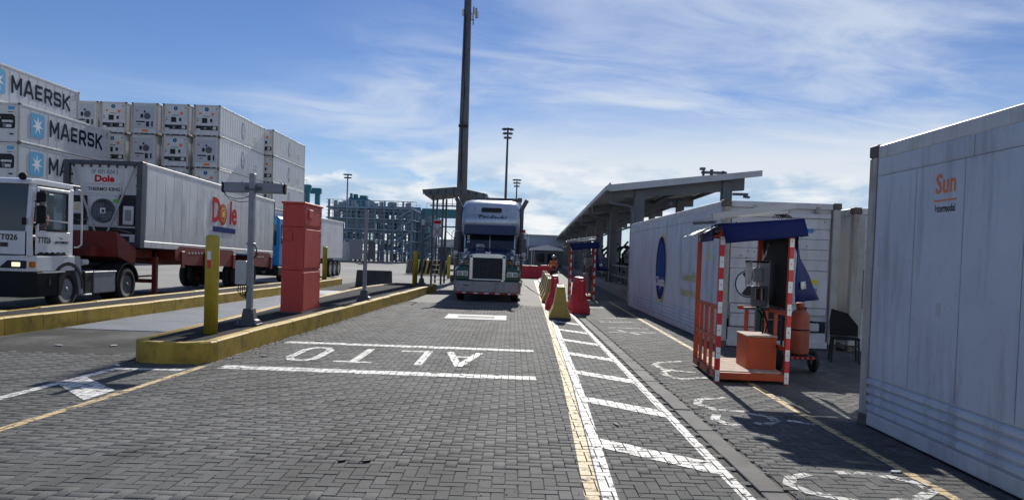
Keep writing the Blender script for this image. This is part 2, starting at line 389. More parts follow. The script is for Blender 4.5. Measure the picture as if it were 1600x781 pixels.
def rrect(rx=.12, ry=.12, n=4):
    o = []
    for cx_, cy_, a in ((.5 - rx, .5 - ry, 0), (-.5 + rx, .5 - ry, PI / 2), (-.5 + rx, -.5 + ry, PI), (.5 - rx, -.5 + ry, 1.5 * PI)):
        for i in range(n + 1):
            t = a + PI / 2 * i / n; o.append((cx_ + rx * math.cos(t), cy_ + ry * math.sin(t)))
    return o
def star(n, ro=.5, ri=.17, ph=PI / 2):
    return [((ro if i % 2 == 0 else ri) * math.cos(ph + PI * i / n), (ro if i % 2 == 0 else ri) * math.sin(ph + PI * i / n)) for i in range(2 * n)]
def wheel(parent, c, r=.5, w=.28, face=1, rim=m_lgrey, name='wheel'):
    """truck wheel: tyre with a dished rim, hub and nuts; axle along x; face = side (+1/-1) the dish looks to"""
    t = MB().lathe([(r * .56, -w / 2), (r * .9, -w / 2), (r, -w / 2 + .04), (r, w / 2 - .04), (r * .9, w / 2), (r * .56, w / 2), (r * .54, w * .3), (r * .54, -w * .3), (r * .56, -w / 2)], c, 'x', 28, False).build(name, m_black, parent)
    f = face
    MB().lathe([(r * .57, f * w * .42), (r * .52, f * w * .46), (r * .45, f * w * .20), (r * .30, f * w * .18), (r * .26, f * w * .34), (r * .12, f * w * .36), (r * .10, f * w * .5), (.01, f * w * .5)], c, 'x', 24).build('rim', rim, t)
    b = MB()
    for i in range(10):
        a = 2 * PI * i / 10; p = Vector(c) + Vector((f * w * .2, math.cos(a) * r * .36, math.sin(a) * r * .36))
        b.cyl(p, p + Vector((f * .05, 0, 0)), .018, n=6)
    b.build('wheel_nuts', m_galv, t)
    return t

# ------------------------------------------------------------------ ground
g = MB(); g.face([(-700, -40, -.04), (700, -40, -.04), (700, 1500, -.04), (-700, 1500, -.04)])
tag(g.build('ground', m_yard), kind='structure')

road = MB(); road.face([(-9.6, -6, -.014), (14, -6, -.014), (14, 26.0, -.014), (-9.6, 26.0, -.014)])
road = tag(road.build('paved_road', m_bed), kind='structure')

# herringbone pavers, 200 x 100 mm, axis aligned
def in_region(x, y):
    if x > 1.945 and x < 2.175: return False                         # concrete gutter
    if x < -9.2: return False
    if x < -5.75 and y > 11.35: return False                         # asphalt apron and weighbridge
    lx, rx = -5.62, -4.42 + (y - 11) * .044
    if y > 10.75 and lx - .02 < x < rx - .04: return False           # traffic island
    if x < -3.2 and y > 24.0: return False
    return True
U = .1
i0, i1, j0, j1 = -92, 120, 30, 256
blocks = []
for j in range(j0, j1):
    yj = j * U
    for i in range(i0, i1):
        k = (i - j) % 4
        if k == 0: w, h = 2, 1
        elif k == 3: w, h = 1, 2
        else: continue
        x, y = i * U, yj
        if abs(x + .1) > .80 * y + 1.2: continue
        if in_region(x + w * U / 2, y + h * U / 2): blocks.append((x, y, w * U, h * U))
blocks = np.array(blocks)
bz = RNG.normal(0, .0012, len(blocks))
GAP, CH, DEP = .0024, .0042, .014
def block_arrays(B, Z):
    n = len(B); x0, y0 = B[:, 0] + GAP, B[:, 1] + GAP; x1, y1 = B[:, 0] + B[:, 2] - GAP, B[:, 1] + B[:, 3] - GAP
    V = np.zeros((n, 12, 3))
    tl = RNG.normal(0, .0008, (n, 2))
    for k, (ax, ay) in enumerate(((0, 0), (1, 0), (1, 1), (0, 1))):
        X = x1 if ax else x0; Y = y1 if ay else y0; sx = -1 if ax else 1; sy = -1 if ay else 1
        V[:, k] = np.stack([X + sx * CH, Y + sy * CH, Z + (ax - .5) * tl[:, 0] + (ay - .5) * tl[:, 1]], 1)
        V[:, 4 + k] = np.stack([X, Y, Z - CH * .8], 1)
        V[:, 8 + k] = np.stack([X, Y, Z * 0 - DEP], 1)
    q = [(0, 1, 2, 3)]
    for a in range(4):
        b = (a + 1) % 4; q.append((4 + a, 4 + b, b, a)); q.append((8 + a, 8 + b, 4 + b, 4 + a))
    Fc = (np.array(q)[None] + 12 * np.arange(n)[:, None, None]).reshape(-1, 4)
    return V.reshape(-1, 3), Fc
def np_mesh(name, V, Fc, m, parent=None):
    me = bpy.data.meshes.new(name); me.vertices.add(len(V)); me.vertices.foreach_set('co', np.asarray(V, dtype=np.float32).ravel())
    me.loops.add(Fc.size); me.loops.foreach_set('vertex_index', Fc.astype(np.int32).ravel())
    me.polygons.add(len(Fc)); me.polygons.foreach_set('loop_start', np.arange(0, Fc.size, 4, dtype=np.int32))
    me.update(calc_edges=True); me.validate(); me.materials.append(m)
    o = bpy.data.objects.new(name, me); COL.objects.link(o)
    if parent is not None: o.parent = parent
    return o
bcx, bcy = blocks[:, 0] + blocks[:, 2] / 2, blocks[:, 1] + blocks[:, 3] / 2
inview = (np.abs(bcx) < bcy * .68) & (bcy > 5.25 + .11 * (bcx / 3.6))
order = np.where(inview, bcy, 1e9).argsort()[:300]
single = np.zeros(len(blocks), bool); single[order] = True
V, Fc = block_arrays(blocks[~single], bz[~single])
tag(np_mesh('paver', V, Fc, m_paver, road), kind='stuff')
proto = {}
for (w, h) in ((.2, .1), (.1, .2)):
    V, Fc = block_arrays(np.array([[-w / 2, -h / 2, w, h]]), np.zeros(1))
    me = bpy.data.meshes.new('paver'); me.from_pydata(V.tolist(), [], Fc.tolist()); me.materials.append(m_paver_o); proto[w > h] = me
for idx in order:
    x, y, w, h = blocks[idx]
    o = bpy.data.objects.new('paver', proto[bool(w > h)]); COL.objects.link(o); o.parent = road
    o.location = (x + w / 2, y + h / 2, bz[idx]); o.rotation_euler = (random.gauss(0, .004), random.gauss(0, .004), 0)

# paint lies block by block, so the joints stay open
def clip(poly, x0, x1, y0, y1):
    for ax, lim, sgn in ((0, x0, 1), (0, x1, -1), (1, y0, 1), (1, y1, -1)):
        out = []; n = len(poly)
        for i in range(n):
            a, b = poly[i], poly[(i + 1) % n]; da, db = sgn * (a[ax] - lim), sgn * (b[ax] - lim)
            if da >= 0: out.append(a)
            if (da > 0 > db) or (da < 0 < db):
                t = da / (da - db); out.append((a[0] + (b[0] - a[0]) * t, a[1] + (b[1] - a[1]) * t))
        poly = out
        if len(poly) < 3: return []
    return poly
def paint(name, polys, m, lift=.0035, fan=.0):
    b = MB(); lift -= fan
    for poly in polys:
        lift += fan
        xs, ys = [p[0] for p in poly], [p[1] for p in poly]
        hit = np.where((blocks[:, 0] < max(xs)) & (blocks[:, 0] + blocks[:, 2] > min(xs)) & (blocks[:, 1] < max(ys)) & (blocks[:, 1] + blocks[:, 3] > min(ys)))[0]
        for k in hit:
            x, y, w, h = blocks[k]; e = GAP + .003
            c = clip(poly, x + e, x + w - e, y + e, y + h - e)
            if len(c) >= 3: b.face([(p[0], p[1], bz[k] + lift) for p in c])
        far = clip(poly, -100, 100, 25.6, 200)
        if len(far) >= 3: b.face([(p[0], p[1], .004) for p in far])
    return b.build(name, m, road)
def strip(pts, w):
    """quads of width w (in x) along a list of (x, y)"""
    return [[(a[0], a[1]), (a[0] + w, a[1]), (b[0] + w, b[1]), (b[0], b[1])] for a, b in zip(pts, pts[1:])]
def stroke(pts, w):
    out = []
    for a, b in zip(pts, pts[1:]):
        d = Vector((b[0] - a[0], b[1] - a[1])); 
        if d.length < 1e-6: continue
        d.normalize(); n = Vector((-d.y, d.x)) * w / 2; e = d * w * .12
        out.append([(a[0] - e.x + n.x, a[1] - e.y + n.y), (a[0] - e.x - n.x, a[1] - e.y - n.y), (b[0] + e.x - n.x, b[1] + e.y - n.y), (b[0] + e.x + n.x, b[1] + e.y + n.y)])
    return [list(reversed(p)) for p in out]
paint('lane_line', strip([(.48, 3.2), (.585, 5.3), (.755, 10.1), (.875, 15), (1.06, 23.7), (1.55, 52)], .118), m_pyel)
paint('lane_line', strip([(.62, 3.2), (.715, 5.3), (.89, 10.1), (1.005, 15), (1.19, 23.7), (1.68, 52)], .115), m_pwhite)
paint('lane_line', strip([(1.72, 3.2), (1.765, 5.4), (1.80, 23), (1.98, 60)], .10), m_pwhite)
for k in range(12):
    yl = 4.66 + 2.15 * k
    xl = .80 + (yl - 5.3) * .026
    paint('hatch_bar', [[(xl, yl), (1.77, yl - .78), (1.77, yl - .38), (xl, yl + .36)]], m_pwhite, .0055)
paint('stop_line', [[(-4.12, 13.45), (.44, 13.40), (.44, 13.66), (-4.12, 13.72)]], m_pwhite)
paint('stop_line', [[(-4.13, 10.42), (.40, 10.36), (.40, 10.66), (-4.13, 10.74)]], m_pwhite)
# ALTO, written for traffic coming the other way
def letter(s, cx, y0, w, h, t):
    L = {'A': [[(-.5, 0), (0, 1)], [(0, 1), (.5, 0)], [(-.3, .36), (.3, .36)]], 'L': [[(-.42, 1), (-.42, 0)], [(-.42, .06), (.5, .06)]],
         'T': [[(-.5, .95), (.5, .95)], [(0, 1), (0, 0)]],
         'O': [[(-.42, .2), (-.42, .8), (-.2, .96), (.2, .96), (.42, .8), (.42, .2), (.2, .04), (-.2, .04), (-.42, .2)]]}[s]
    out = []
    for pl in L: out += stroke([(cx - u * w, y0 - v * h) for u, v in pl], t)
    return out
for ch, cx_, w_ in (('A', -.78, .52), ('L', -1.62, .50), ('T', -2.43, .56), ('O', -3.28, .50)):
    paint('letter', letter(ch, cx_, 13.0, w_, 1.62, .125), m_pwhite, fan=.0005)
# chevron and edge lines at the head of the island
paint('edge_line', strip([(-4.86, 3.2), (-4.66, 6.6), (-4.55, 8.1), (-4.42, 10.55)], .105), m_pyel)
paint('edge_line', strip([(-5.86, 3.2), (-5.58, 7.9), (-5.46, 10.05)], .12), m_pwhite)
paint('edge_line', [[(-5.44, 10.0), (-4.5, 10.12), (-4.5, 10.27), (-5.44, 10.16)]], m_pwhite, .0048)
paint('chevron', [[(-5.5, 8.95), (-4.62, 8.02), (-4.60, 8.62), (-5.44, 9.45)]], m_pwhite, .0055)
# worn bay letters on the right, read from the other side

for pts_ in ([(2.53, 6.15), (2.35, 6.04), (2.27, 5.86), (2.34, 5.67), (2.53, 5.54), (2.68, 5.44)], [(2.82, 6.23), (3.02, 6.24), (3.26, 6.14), (3.39, 5.97), (3.37, 5.79), (3.2, 5.63), (2.93, 5.5), (2.64, 5.40)],
             [(2.8, 9.53), (2.42, 9.33), (2.33, 9.03), (2.48, 8.72), (2.79, 8.67)], [(2.4, 8.43), (2.31, 8.18), (2.41, 7.92), (2.52, 7.97)], [(2.8, 8.56), (3.0, 8.46), (3.01, 8.23), (2.81, 7.98), (2.73, 8.09)], [(3.16, 8.25), (3.4, 8.1)],
             [(3.0, 12.83), (2.57, 12.6), (2.42, 12.28), (2.5, 11.75), (2.93, 11.58)], [(2.65, 11.84), (2.42, 11.53), (2.39, 11.22), (2.54, 10.9), (2.98, 11.1)],
             [(2.65, 21.5), (3.4, 21.7)], [(2.46, 20.2), (3.4, 20.5)], [(2.49, 18.6), (3.5, 18.7)], [(2.35, 17.5), (3.5, 17.7)], [(2.64, 18.0), (3.02, 17.1)]):
    paint('bay_letter', stroke(pts_, .10), m_pworn, fan=.0002)
paint('bay_line', strip([(3.30, 3.2), (3.40, 5.6), (3.42, 8.9), (3.60, 15.1), (3.77, 23.6), (3.9, 30)], .10), m_pyel)

# concrete gutter between the hatched strip and the bays
for k in range(26):
    y0 = 2.6 + k * 1.0; b = MB(); dxx = (y0 - 5) * .0042
    b.box(1.955 + dxx * .1, 2.145, y0 + .006, y0 + .994, -.03, .010 + random.gauss(0, .003), .006)
    b.build('gutter_stone', m_gutter, road)
# road continuing beyond, blocks too small to pick apart
mb_ = bpy.data.materials.new('block_paving_far'); mb_.use_nodes = True
N, L = mb_.node_tree.nodes, mb_.node_tree.links; bs = N['Principled BSDF']; bs.inputs['Roughness'].default_value = .85
bt = N.new('ShaderNodeTexBrick'); bt.inputs['Color1'].default_value = (.14, .14, .135, 1); bt.inputs['Color2'].default_value = (.10, .10, .098, 1)
bt.inputs['Mortar'].default_value = (.06, .058, .055, 1); bt.inputs['Scale'].default_value = 1.0; bt.inputs['Mortar Size'].default_value = .008
bt.inputs['Brick Width'].default_value = .2; bt.inputs['Row Height'].default_value = .1
t_ = N.new('ShaderNodeTexCoord'); nz = N.new('ShaderNodeTexNoise'); nz.inputs['Scale'].default_value = .4; nz.inputs['Detail'].default_value = 6
L.new(t_.outputs['Object'], bt.inputs['Vector']); L.new(t_.outputs['Object'], nz.inputs['Vector'])
mr = N.new('ShaderNodeMapRange'); mr.inputs['From Min'].default_value = .3; mr.inputs['From Max'].default_value = .7; mr.inputs['To Min'].default_value = .75; mr.inputs['To Max'].default_value = 1.25
L.new(nz.outputs['Fac'], mr.inputs['Value']); vm = N.new('ShaderNodeVectorMath'); vm.operation = 'SCALE'
L.new(bt.outputs['Color'], vm.inputs[0]); L.new(mr.outputs[0], vm.inputs['Scale']); L.new(vm.outputs[0], bs.inputs['Base Color'])
fr = MB(); fr.face([(-3.2, 24.0, -.003), (1.95, 24.0, -.003), (1.95, 25.61, -.003), (-3.2, 25.61, -.003)])
fr = MB(); fr.face([(-3.6, 25.6, -.001), (14, 25.6, -.001), (14, 120, -.001), (-1.5, 120, -.001)])
tag(fr.build('road', mb_), kind='structure')
ap = MB(); ap.face([(-8.95, 11.35, -.004), (-5.70, 11.35, -.004), (-5.80, 14.5, -.004), (-8.92, 14.5, -.004)])
ap.face([(-8.6, 30.6, -.004), (-5.9, 30.6, -.004), (-5.2, 40, -.004), (-8.4, 40, -.004)])
tag(ap.build('apron', m_asph), kind='structure')
ln = MB(); ln.face([(-17, 4, -.012), (-9.7, 4, -.012), (-9.2, 26.5, -.012), (-17, 26.5, -.012)])
tag(ln.build('lane', m_asph), kind='structure')

# traffic islands: kerb stones round an asphalt top
KH = .31
def island(outline, name_label, w=.17, step=1.0, shut=True):
    """outline: list of (x,y), anticlockwise seen from above; kerb stones follow it"""
    isl = MB(); inner = []
    n = len(outline)
    pts = [Vector(p) for p in outline]
    nor = []
    for i in range(n):
        a, b = pts[i - 1], pts[(i + 1) % n]; d = (b - a).normalized(); nor.append(Vector((-d.y, d.x)))
    inner = [p + q * w for p, q in zip(pts, nor)]
    vs = [isl.bm.verts.new((p.x, p.y, KH - .012)) for p in [a + (b_ * (w - .01)) for a, b_ in zip(pts, nor)]]
    isl.bm.faces.new(vs)
    o = tag(isl.build('traffic_island', m_asph_top), kind='structure')
    for i in range(n):
        j = (i + 1) % n
        a, b, c, d = pts[i], pts[j], inner[j], inner[i]
        Ln = (b - a).length; k = max(1, round(Ln / step))
        for s_ in range(k):
            t0, t1 = s_ / k, (s_ + 1) / k; e = .006 / Ln if Ln > .5 else .0
            A, B = a.lerp(b, t0 + e), a.lerp(b, t1 - e); D_, C_ = d.lerp(c, t0 + e), d.lerp(c, t1 - e)
            m = MB(); ch = .022; jz = random.gauss(0, .004)
            top = KH + jz
            def sh(P, Q, f): return P + (Q - P) * (f / (Q - P).length)
            rings = [[(*A, -.02), (*B, -.02), (*C_, -.02), (*D_, -.02)], [(*A, top - ch), (*B, top - ch), (*C_, top - ch), (*D_, top - ch)],
                     [(*sh(A, D_, ch), top), (*sh(B, C_, ch), top), (*sh(C_, B, ch), top), (*sh(D_, A, ch), top)]]
            m.loft(rings); m.build('kerb_stone', m_kerb, o)
    return o
def arc(cx, cy, r, a0, a1, n): return [(cx + r * math.cos(R(a0 + (a1 - a0) * i / n)), cy + r * math.sin(R(a0 + (a1 - a0) * i / n))) for i in range(n + 1)]
isl1 = arc(-5.12, 11.12, .46, 180, 270, 4) + arc(-4.86, 11.12, .46, 270, 362, 4) + [(-4.33, 13.6), (-4.13, 17.3), (-3.88, 22.7), (-3.37, 33.2)] + [(-5.30, 33.4), (-5.82, 28.6), (-5.80, 19.5)]
island(isl1, 1)
isl2 = [(-9.30, 6.0), (-9.05, 13.2), (-8.92, 15.2), (-8.74, 18.1), (-8.34, 26.4), (-8.35, 36.4), (-9.05, 36.4), (-9.45, 29.3), (-9.85, 20.4), (-10.05, 14.5), (-10.2, 6.0)]
island(isl2, 2)

# weighbridge deck: tread plate
tp = bpy.data.materials.new('tread_plate'); tp.use_nodes = True; m_plate = tp
N, L = tp.node_tree.nodes, tp.node_tree.links; bs = N['Principled BSDF']
bs.inputs['Roughness'].default_value = .5; bs.inputs['Metallic'].default_value = .25; bs.inputs['Base Color'].default_value = (.42, .44, .47, 1)
t_ = N.new('ShaderNodeTexCoord'); nz = N.new('ShaderNodeTexNoise'); nz.inputs['Scale'].default_value = 1.2; nz.inputs['Detail'].default_value = 6; L.new(t_.outputs['Object'], nz.inputs['Vector'])
cr = N.new('ShaderNodeMapRange'); cr.inputs['From Min'].default_value = .3; cr.inputs['From Max'].default_value = .7; cr.inputs['To Min'].default_value = .7; cr.inputs['To Max'].default_value = 1.1; L.new(nz.outputs['Fac'], cr.inputs['Value'])
vm = N.new('ShaderNodeVectorMath'); vm.operation = 'SCALE'; vm.inputs[0].default_value = (.30, .32, .345); L.new(cr.outputs[0], vm.inputs['Scale']); L.new(vm.outputs[0], bs.inputs['Base Color'])
wb = thing('weighbridge', 'pale steel tread plate weighbridge deck between the two yellow kerbs', 'weighbridge', (-7.3, 14.5, 0))
Vp, Fp = [], []
b = MB(); b.box(-1.55, 1.46, 0, 16.1, -.03, -.002); b.build('bearing_frame', m_blacks, wb)
for k in range(8):
    b = MB(); b.box(-1.52, 1.43, k * 2.01 + .006, k * 2.01 + 2.0, -.025, .006, .003); b.build('deck_plate', tp, wb)
Vt, Ft = [], []
for j in range(0, 130):
    for i in range(0, 28):
        x, y = -1.46 + i * .105, .05 + j * .105
        a = .35 if (i + j) % 2 else PI - .35
        ca, sa = math.cos(a) * .043, math.sin(a) * .043; na, nb = -math.sin(a) * .015, math.cos(a) * .015
        k = len(Vt); Vt += [(x - ca, y - sa, .0065), (x + na, y + nb, .0125), (x + ca, y + sa, .0065), (x - na, y - nb, .0125)]; Ft.append((k, k + 3, k + 2, k + 1))
tag(np_mesh('tread_pattern', np.array(Vt), np.array(Ft), mat('polished_tread', (.66, .68, .71), .42, .3, var=.15), wb), kind='stuff')

# painted drain patch in the truck lane
dr = thing('drain_cover', 'white painted concrete drain cover with slotted grate in the truck lane', 'drain', (-.94, 20.3, 0))
MB().box(-.83, .83, -.72, .72, -.02, .012, .004).build('slab', m_pslab, dr)
MB().box(-.50, .50, -.30, .30, .010, .0145).build('grate', m_conc, dr)
for k in range(15): MB().box(-.46 + k * .063, -.425 + k * .063, -.27, .27, .013, .0185).build('slot', m_dark, dr)

# ------------------------------------------------------------------ island furniture (left)
def square_post(name, label, cat, x, y, z0, z1, w=.10, m=m_galv, flange=True):
    t = thing(name, label, cat, (x, y, z0))
    MB().box(-w / 2, w / 2, -w / 2, w / 2, 0.02, z1 - z0, .008).build('pole', m, t)
    if flange:
        b = MB(); b.prism([(-.17, 0), (.17, 0), (.17, .09), (.12, .11), (.085, .30), (-.085, .30), (-.12, .11), (-.17, .09)], 'y', -.085, .085)
        b.build('foot', m_steel_dk, t)
        b = MB(); b.box(-.20, .20, -.17, .17, 0, .035, .006); b.build('base_plate', m_steel_dk, t)
        b = MB()
        for sx in (-.16, .16):
            for sy in (-.13, .13): b.cyl((sx, sy, .03), (sx, sy, .075), .016, n=6)
        b.build('anchor_bolts', m_galv, t)
    return t
p1 = square_post('sensor_post', 'grey steel post with a long grey crossbar beside the first yellow bollard', 'post', -4.78, 13.5, .30, 3.06)
b = MB(); b.box(-.56, .54, .055, .17, 2.415, 2.60, .02); b.build('crossbar', m_grey, p1)
MB().box(-.59, -.555, .05, .175, 2.41, 2.605, .01).build('end_cap', m_blackp, p1)
MB().box(.54, .572, .05, .175, 2.41, 2.605, .01).build('end_cap', m_blackp, p1)
b = MB(); b.box(-.16, .16, .045, .06, 2.46, 2.53); b.box(-.06, .06, -.058, .058, 2.45, 2.49, .004); b.build('bracket', m_steel_dk, p1)
b = MB(); b.tube([(-.57, .1, 2.42), (-.5, .08, 2.34), (-.35, .06, 2.30), (-.18, .05, 2.31), (-.05, .055, 2.36)], .007)
b.tube([(-.55, .1, 2.42), (-.46, .08, 2.29), (-.25, .06, 2.24), (-.05, .055, 2.26)], .006); b.build('cable', m_blackp, p1)
b = MB(); b.box(-.26, -.06, -.06, .08, .74, 1.17, .012); b.build('junction_box', m_lgrey, p1)
b = MB()
for q in range(4): b.tube([(-.20 + q * .03, 0, .75), (-.22 + q * .05, -.02, .62 - q * .03), (-.14 + q * .04, -.03, .52 - q * .02), (-.04, -.055, .60 + q * .04)], .008)
b.tube([(.05, 0, 1.5), (.10, -.02, 1.42), (.12, -.02, 1.30), (.06, -.02, 1.22)], .012)
b.build('cable', m_blackp, p1)
b = MB(); b.box(-.07, .07, -.066, .066, 1.46, 1.50, .006); b.build('clamp', m_galv, p1)

p2 = square_post('signal_post', 'grey steel post carrying two grey box panels beyond the red cabinet', 'post', -4.22, 21.2, .30, 2.86)
MB().box(-.45, -.10, -.02, .10, 1.16, 1.72, .012).build('signal_box', m_grey, p2)
MB().box(.07, .27, -.02, .10, 1.18, 1.70, .012).build('signal_box', m_steel_dk, p2)
b = MB()
for q in range(4): b.tube([(-.3 + q * .1, .04, 1.17), (-.28 + q * .1, .02, 1.06 - .02 * (q % 2)), (-.15 + q * .07, .02, 1.02), (-.03, .0, 1.1)], .011)
b.build('cable', m_blackp, p2)
p3 = square_post('signal_post', 'plain slim grey post beside the yellow bollard at the far tip of the island', 'post', -3.92, 32.1, .30, 3.56, m=m_steel_dk)
MB().box(-.07, .07, -.08, -.05, 2.6, 2.85, .004).build('notice', m_lgrey, p3)

def bollard(x, y, z0, h, label, stick=False):
    t = thing('bollard', label, 'bollard', (x, y, z0), 0, 'yellow steel bollards on the kerbed islands')
    MB().lathe([(.108, 0), (.108, h - .05), (.100, h - .02), (.075, h), (.01, h + .006)], (0, 0, 0), 'z', 28).build('tube', m_boll, t)
    if stick:
        for m, z0_, z1_ in ((m_twhite, 1.20, 1.34), (m_tred, 1.065, 1.198)):
            b = MB(); rr = .1105
            A = [(rr * math.cos(R(a)), rr * math.sin(R(a))) for a in range(-112, -79, 8)]
            for p, q in zip(A, A[1:]): b.face([(*p, z0_), (*q, z0_), (*q, z1_), (*p, z1_)])
            b.build('reflective_sticker', m, t)
    return t
bollard(-4.87, 12.0, .30, 1.60, 'thick yellow bollard with a white and red sticker at the rounded head of the island', True)
bollard(-8.78, 34.6, .30, 1.52, 'yellow bollard beyond the tall red cabinet, on the far end of the left kerb')
bollard(-4.20, 32.0, .30, 1.48, 'yellow bollard next to the slim grey post at the far tip of the island')
bollard(-4.25, 49.5, .0, 1.55, 'yellow bollard by the black striped barriers left of the truck')

cb = thing('control_cabinet', 'tall red steel cabinet standing on the kerbed island', 'cabinet', (-4.84, 16.25, .295))
MB().box(-.235, .235, 0, 1.5, 0, .95, .008).build('lower_body', m_red, cb)
MB().box(-.232, .232, .004, 1.496, .955, 1.90, .008).build('middle_body', m_red, cb)
MB().box(-.235, .235, 0, 1.5, 1.906, 2.40, .008).build('upper_body', m_red, cb)
MB().box(-.26, .262, -.03, 1.53, 2.40, 2.45, .01).build('lid', m_red, cb)
MB().box(-.19, -.01, -.035, -.001, 1.60, 1.80, .006).build('lock_cover', m_red, cb)
MB().box(.236, .275, .30, .62, 2.10, 2.30, .006).build('lock_cover', m_red, cb)
for z in (.25, .75, 1.15, 2.02, 2.3):
    MB().cyl((.234, .10, z), (.252, .10, z), .02, n=10).build('latch', m_galv, cb); MB().cyl((-.20, -.012, z), (-.20, .002, z), .012, n=8).build('screw', m_galv, cb)
MB().box(-.25, .25, -.015, 1.515, -.0, .03).build('plinth', m_conc_dk, cb)
for z0, z1 in ((.06, .90), (1.0, 1.86), (1.95, 2.36)):
    MB().box(.236, .244, .06, 1.44, z0, z1, .004).build('side_door', m_red, cb)
    for zz in (z0 + .08, z1 - .12): MB().cyl((.246, 1.40, zz), (.246, 1.40, zz + .07), .012, n=8).build('hinge', m_galv, cb)

cbk = thing('concrete_block', 'dark weathered concrete block left on the yard behind the grey post', 'concrete block', (-6.5, 34.9, -.004), R(8))
b = MB(); b.loft([[(-.86, -.3, 0), (.86, -.3, 0), (.86, .3, 0), (-.86, .3, 0)], [(-.80, -.26, .80), (.82, -.26, .80), (.82, .26, .80), (-.80, .26, .80)]])
o = b.build('block', m_conc_dk, cbk, bevel=.04)

# ------------------------------------------------------------------ containers
def ribs(b, x, y0, y1, z0, z1, n, side, w=.022, d=.012):
    for i in range(1, n):
        y = y0 + (y1 - y0) * i / n
        b.box(x, x + side * d, y - w / 2, y + w / 2, z0, z1)
def panels(root, x, y0, y1, z0, z1, n, side, m, d=.012, jit=.0035, gap=.006, single=None, name='side_panel', sub=3):
    """upright side sheets, each a panel of its own with soft dents; x is the face, side the way it looks"""
    for i in range(n):
        a, c = y0 + (y1 - y0) * i / n + gap / 2, y0 + (y1 - y0) * (i + 1) / n - gap / 2
        b = MB(); gx, gz = 6, 7
        V = []
        for k in range(gz + 1):
            row = []
            for j in range(gx + 1):
                edge = (j in (0, gx)) or (k in (0, gz))
                dep = d - .007 if edge else d + (random.gauss(0, jit) if j == 3 or k == 3 else random.gauss(0, jit * .35))
                u = [0, .025, .06, .5, .94, .975, 1][j]; v = k / gz if 0 < k < gz else k / gz
                row.append(b.bm.verts.new((x + side * dep, a + (c - a) * u, z0 + (z1 - z0) * v)))
            V.append(row)
        for k in range(gz):
            for j in range(gx): b.bm.faces.new((V[k][j], V[k][j + 1], V[k + 1][j + 1], V[k + 1][j]))
        o = b.build(name, m, root)
        nrm = o.data.polygons[15].normal
        if nrm.x * side < 0: o.data.flip_normals()
        for p in o.data.polygons: p.use_smooth = True
def castings(root, W, L, H, m=m_cast, e=.006):
    for sx in (-1, 1):
        for y in (0, L):
            for z in (0, H):
                b = MB(); x0 = sx * (W / 2 + e); x1 = sx * (W / 2 - .165)
                yy = (-e, .18) if y == 0 else (L - .18, L + e); zz = (-e, .12) if z == 0 else (H - .12, H + .012)
                b.box(x0, x1, yy[0], yy[1], zz[0], zz[1], .012); b.build('corner_casting', m, root)
def frame(root, W, L, H, m, pw=.16, mp=None):
    for sx in (-1, 1):
        for y in (0, L):
            b = MB(); x0 = sx * (W / 2); b.box(x0, x0 - sx * pw, (0 if y == 0 else L - .15), (.15 if y == 0 else L), .122, H - .122, .012)
            b.build('corner_post', mp or m, root)
    b = MB()
    for sx in (-1, 1):
        x0 = sx * (W / 2 - .004)
        b.box(x0, x0 - sx * .10, .18, L - .18, .02, .16, .01); b.box(x0, x0 - sx * .10, .18, L - .18, H - .15, H - .004, .01)
    for y0, y1 in ((.01, .13), (L - .13, L - .01)):
        b.box(-W / 2 + .17, W / 2 - .17, y0, y1, .02, .16, .01); b.box(-W / 2 + .17, W / 2 - .17, y0, y1, H - .13, H - .004, .01)
    b.build('rails', m, root)
def oval_emblem(root, face, c, w, h, big=True, mats=None):
    mr_, mf_, mi_ = mats or (m_yelp, m_navy, m_emb2)
    e = 48
    o = decal('emblem', mr_, root, face, c, w, h, ngon(e), .004)
    off = Vector((0, 0, 0)); nrm = Vector({'-y': (0, -1, 0), '+x': (1, 0, 0), '-x': (-1, 0, 0)}[face])
    decal('emblem_field', mf_, o, face, Vector(c) + nrm * .004, w * .92, h * .94, ngon(e), .003)
    if big: decal('emblem_field', mi_, o, face, Vector(c) + nrm * .007, w * .70, h * .76, ngon(e), .002)
    return o, nrm
def wrap_text(parent, *a, **k):
    return text('lettering', *a, parent=parent, **k)

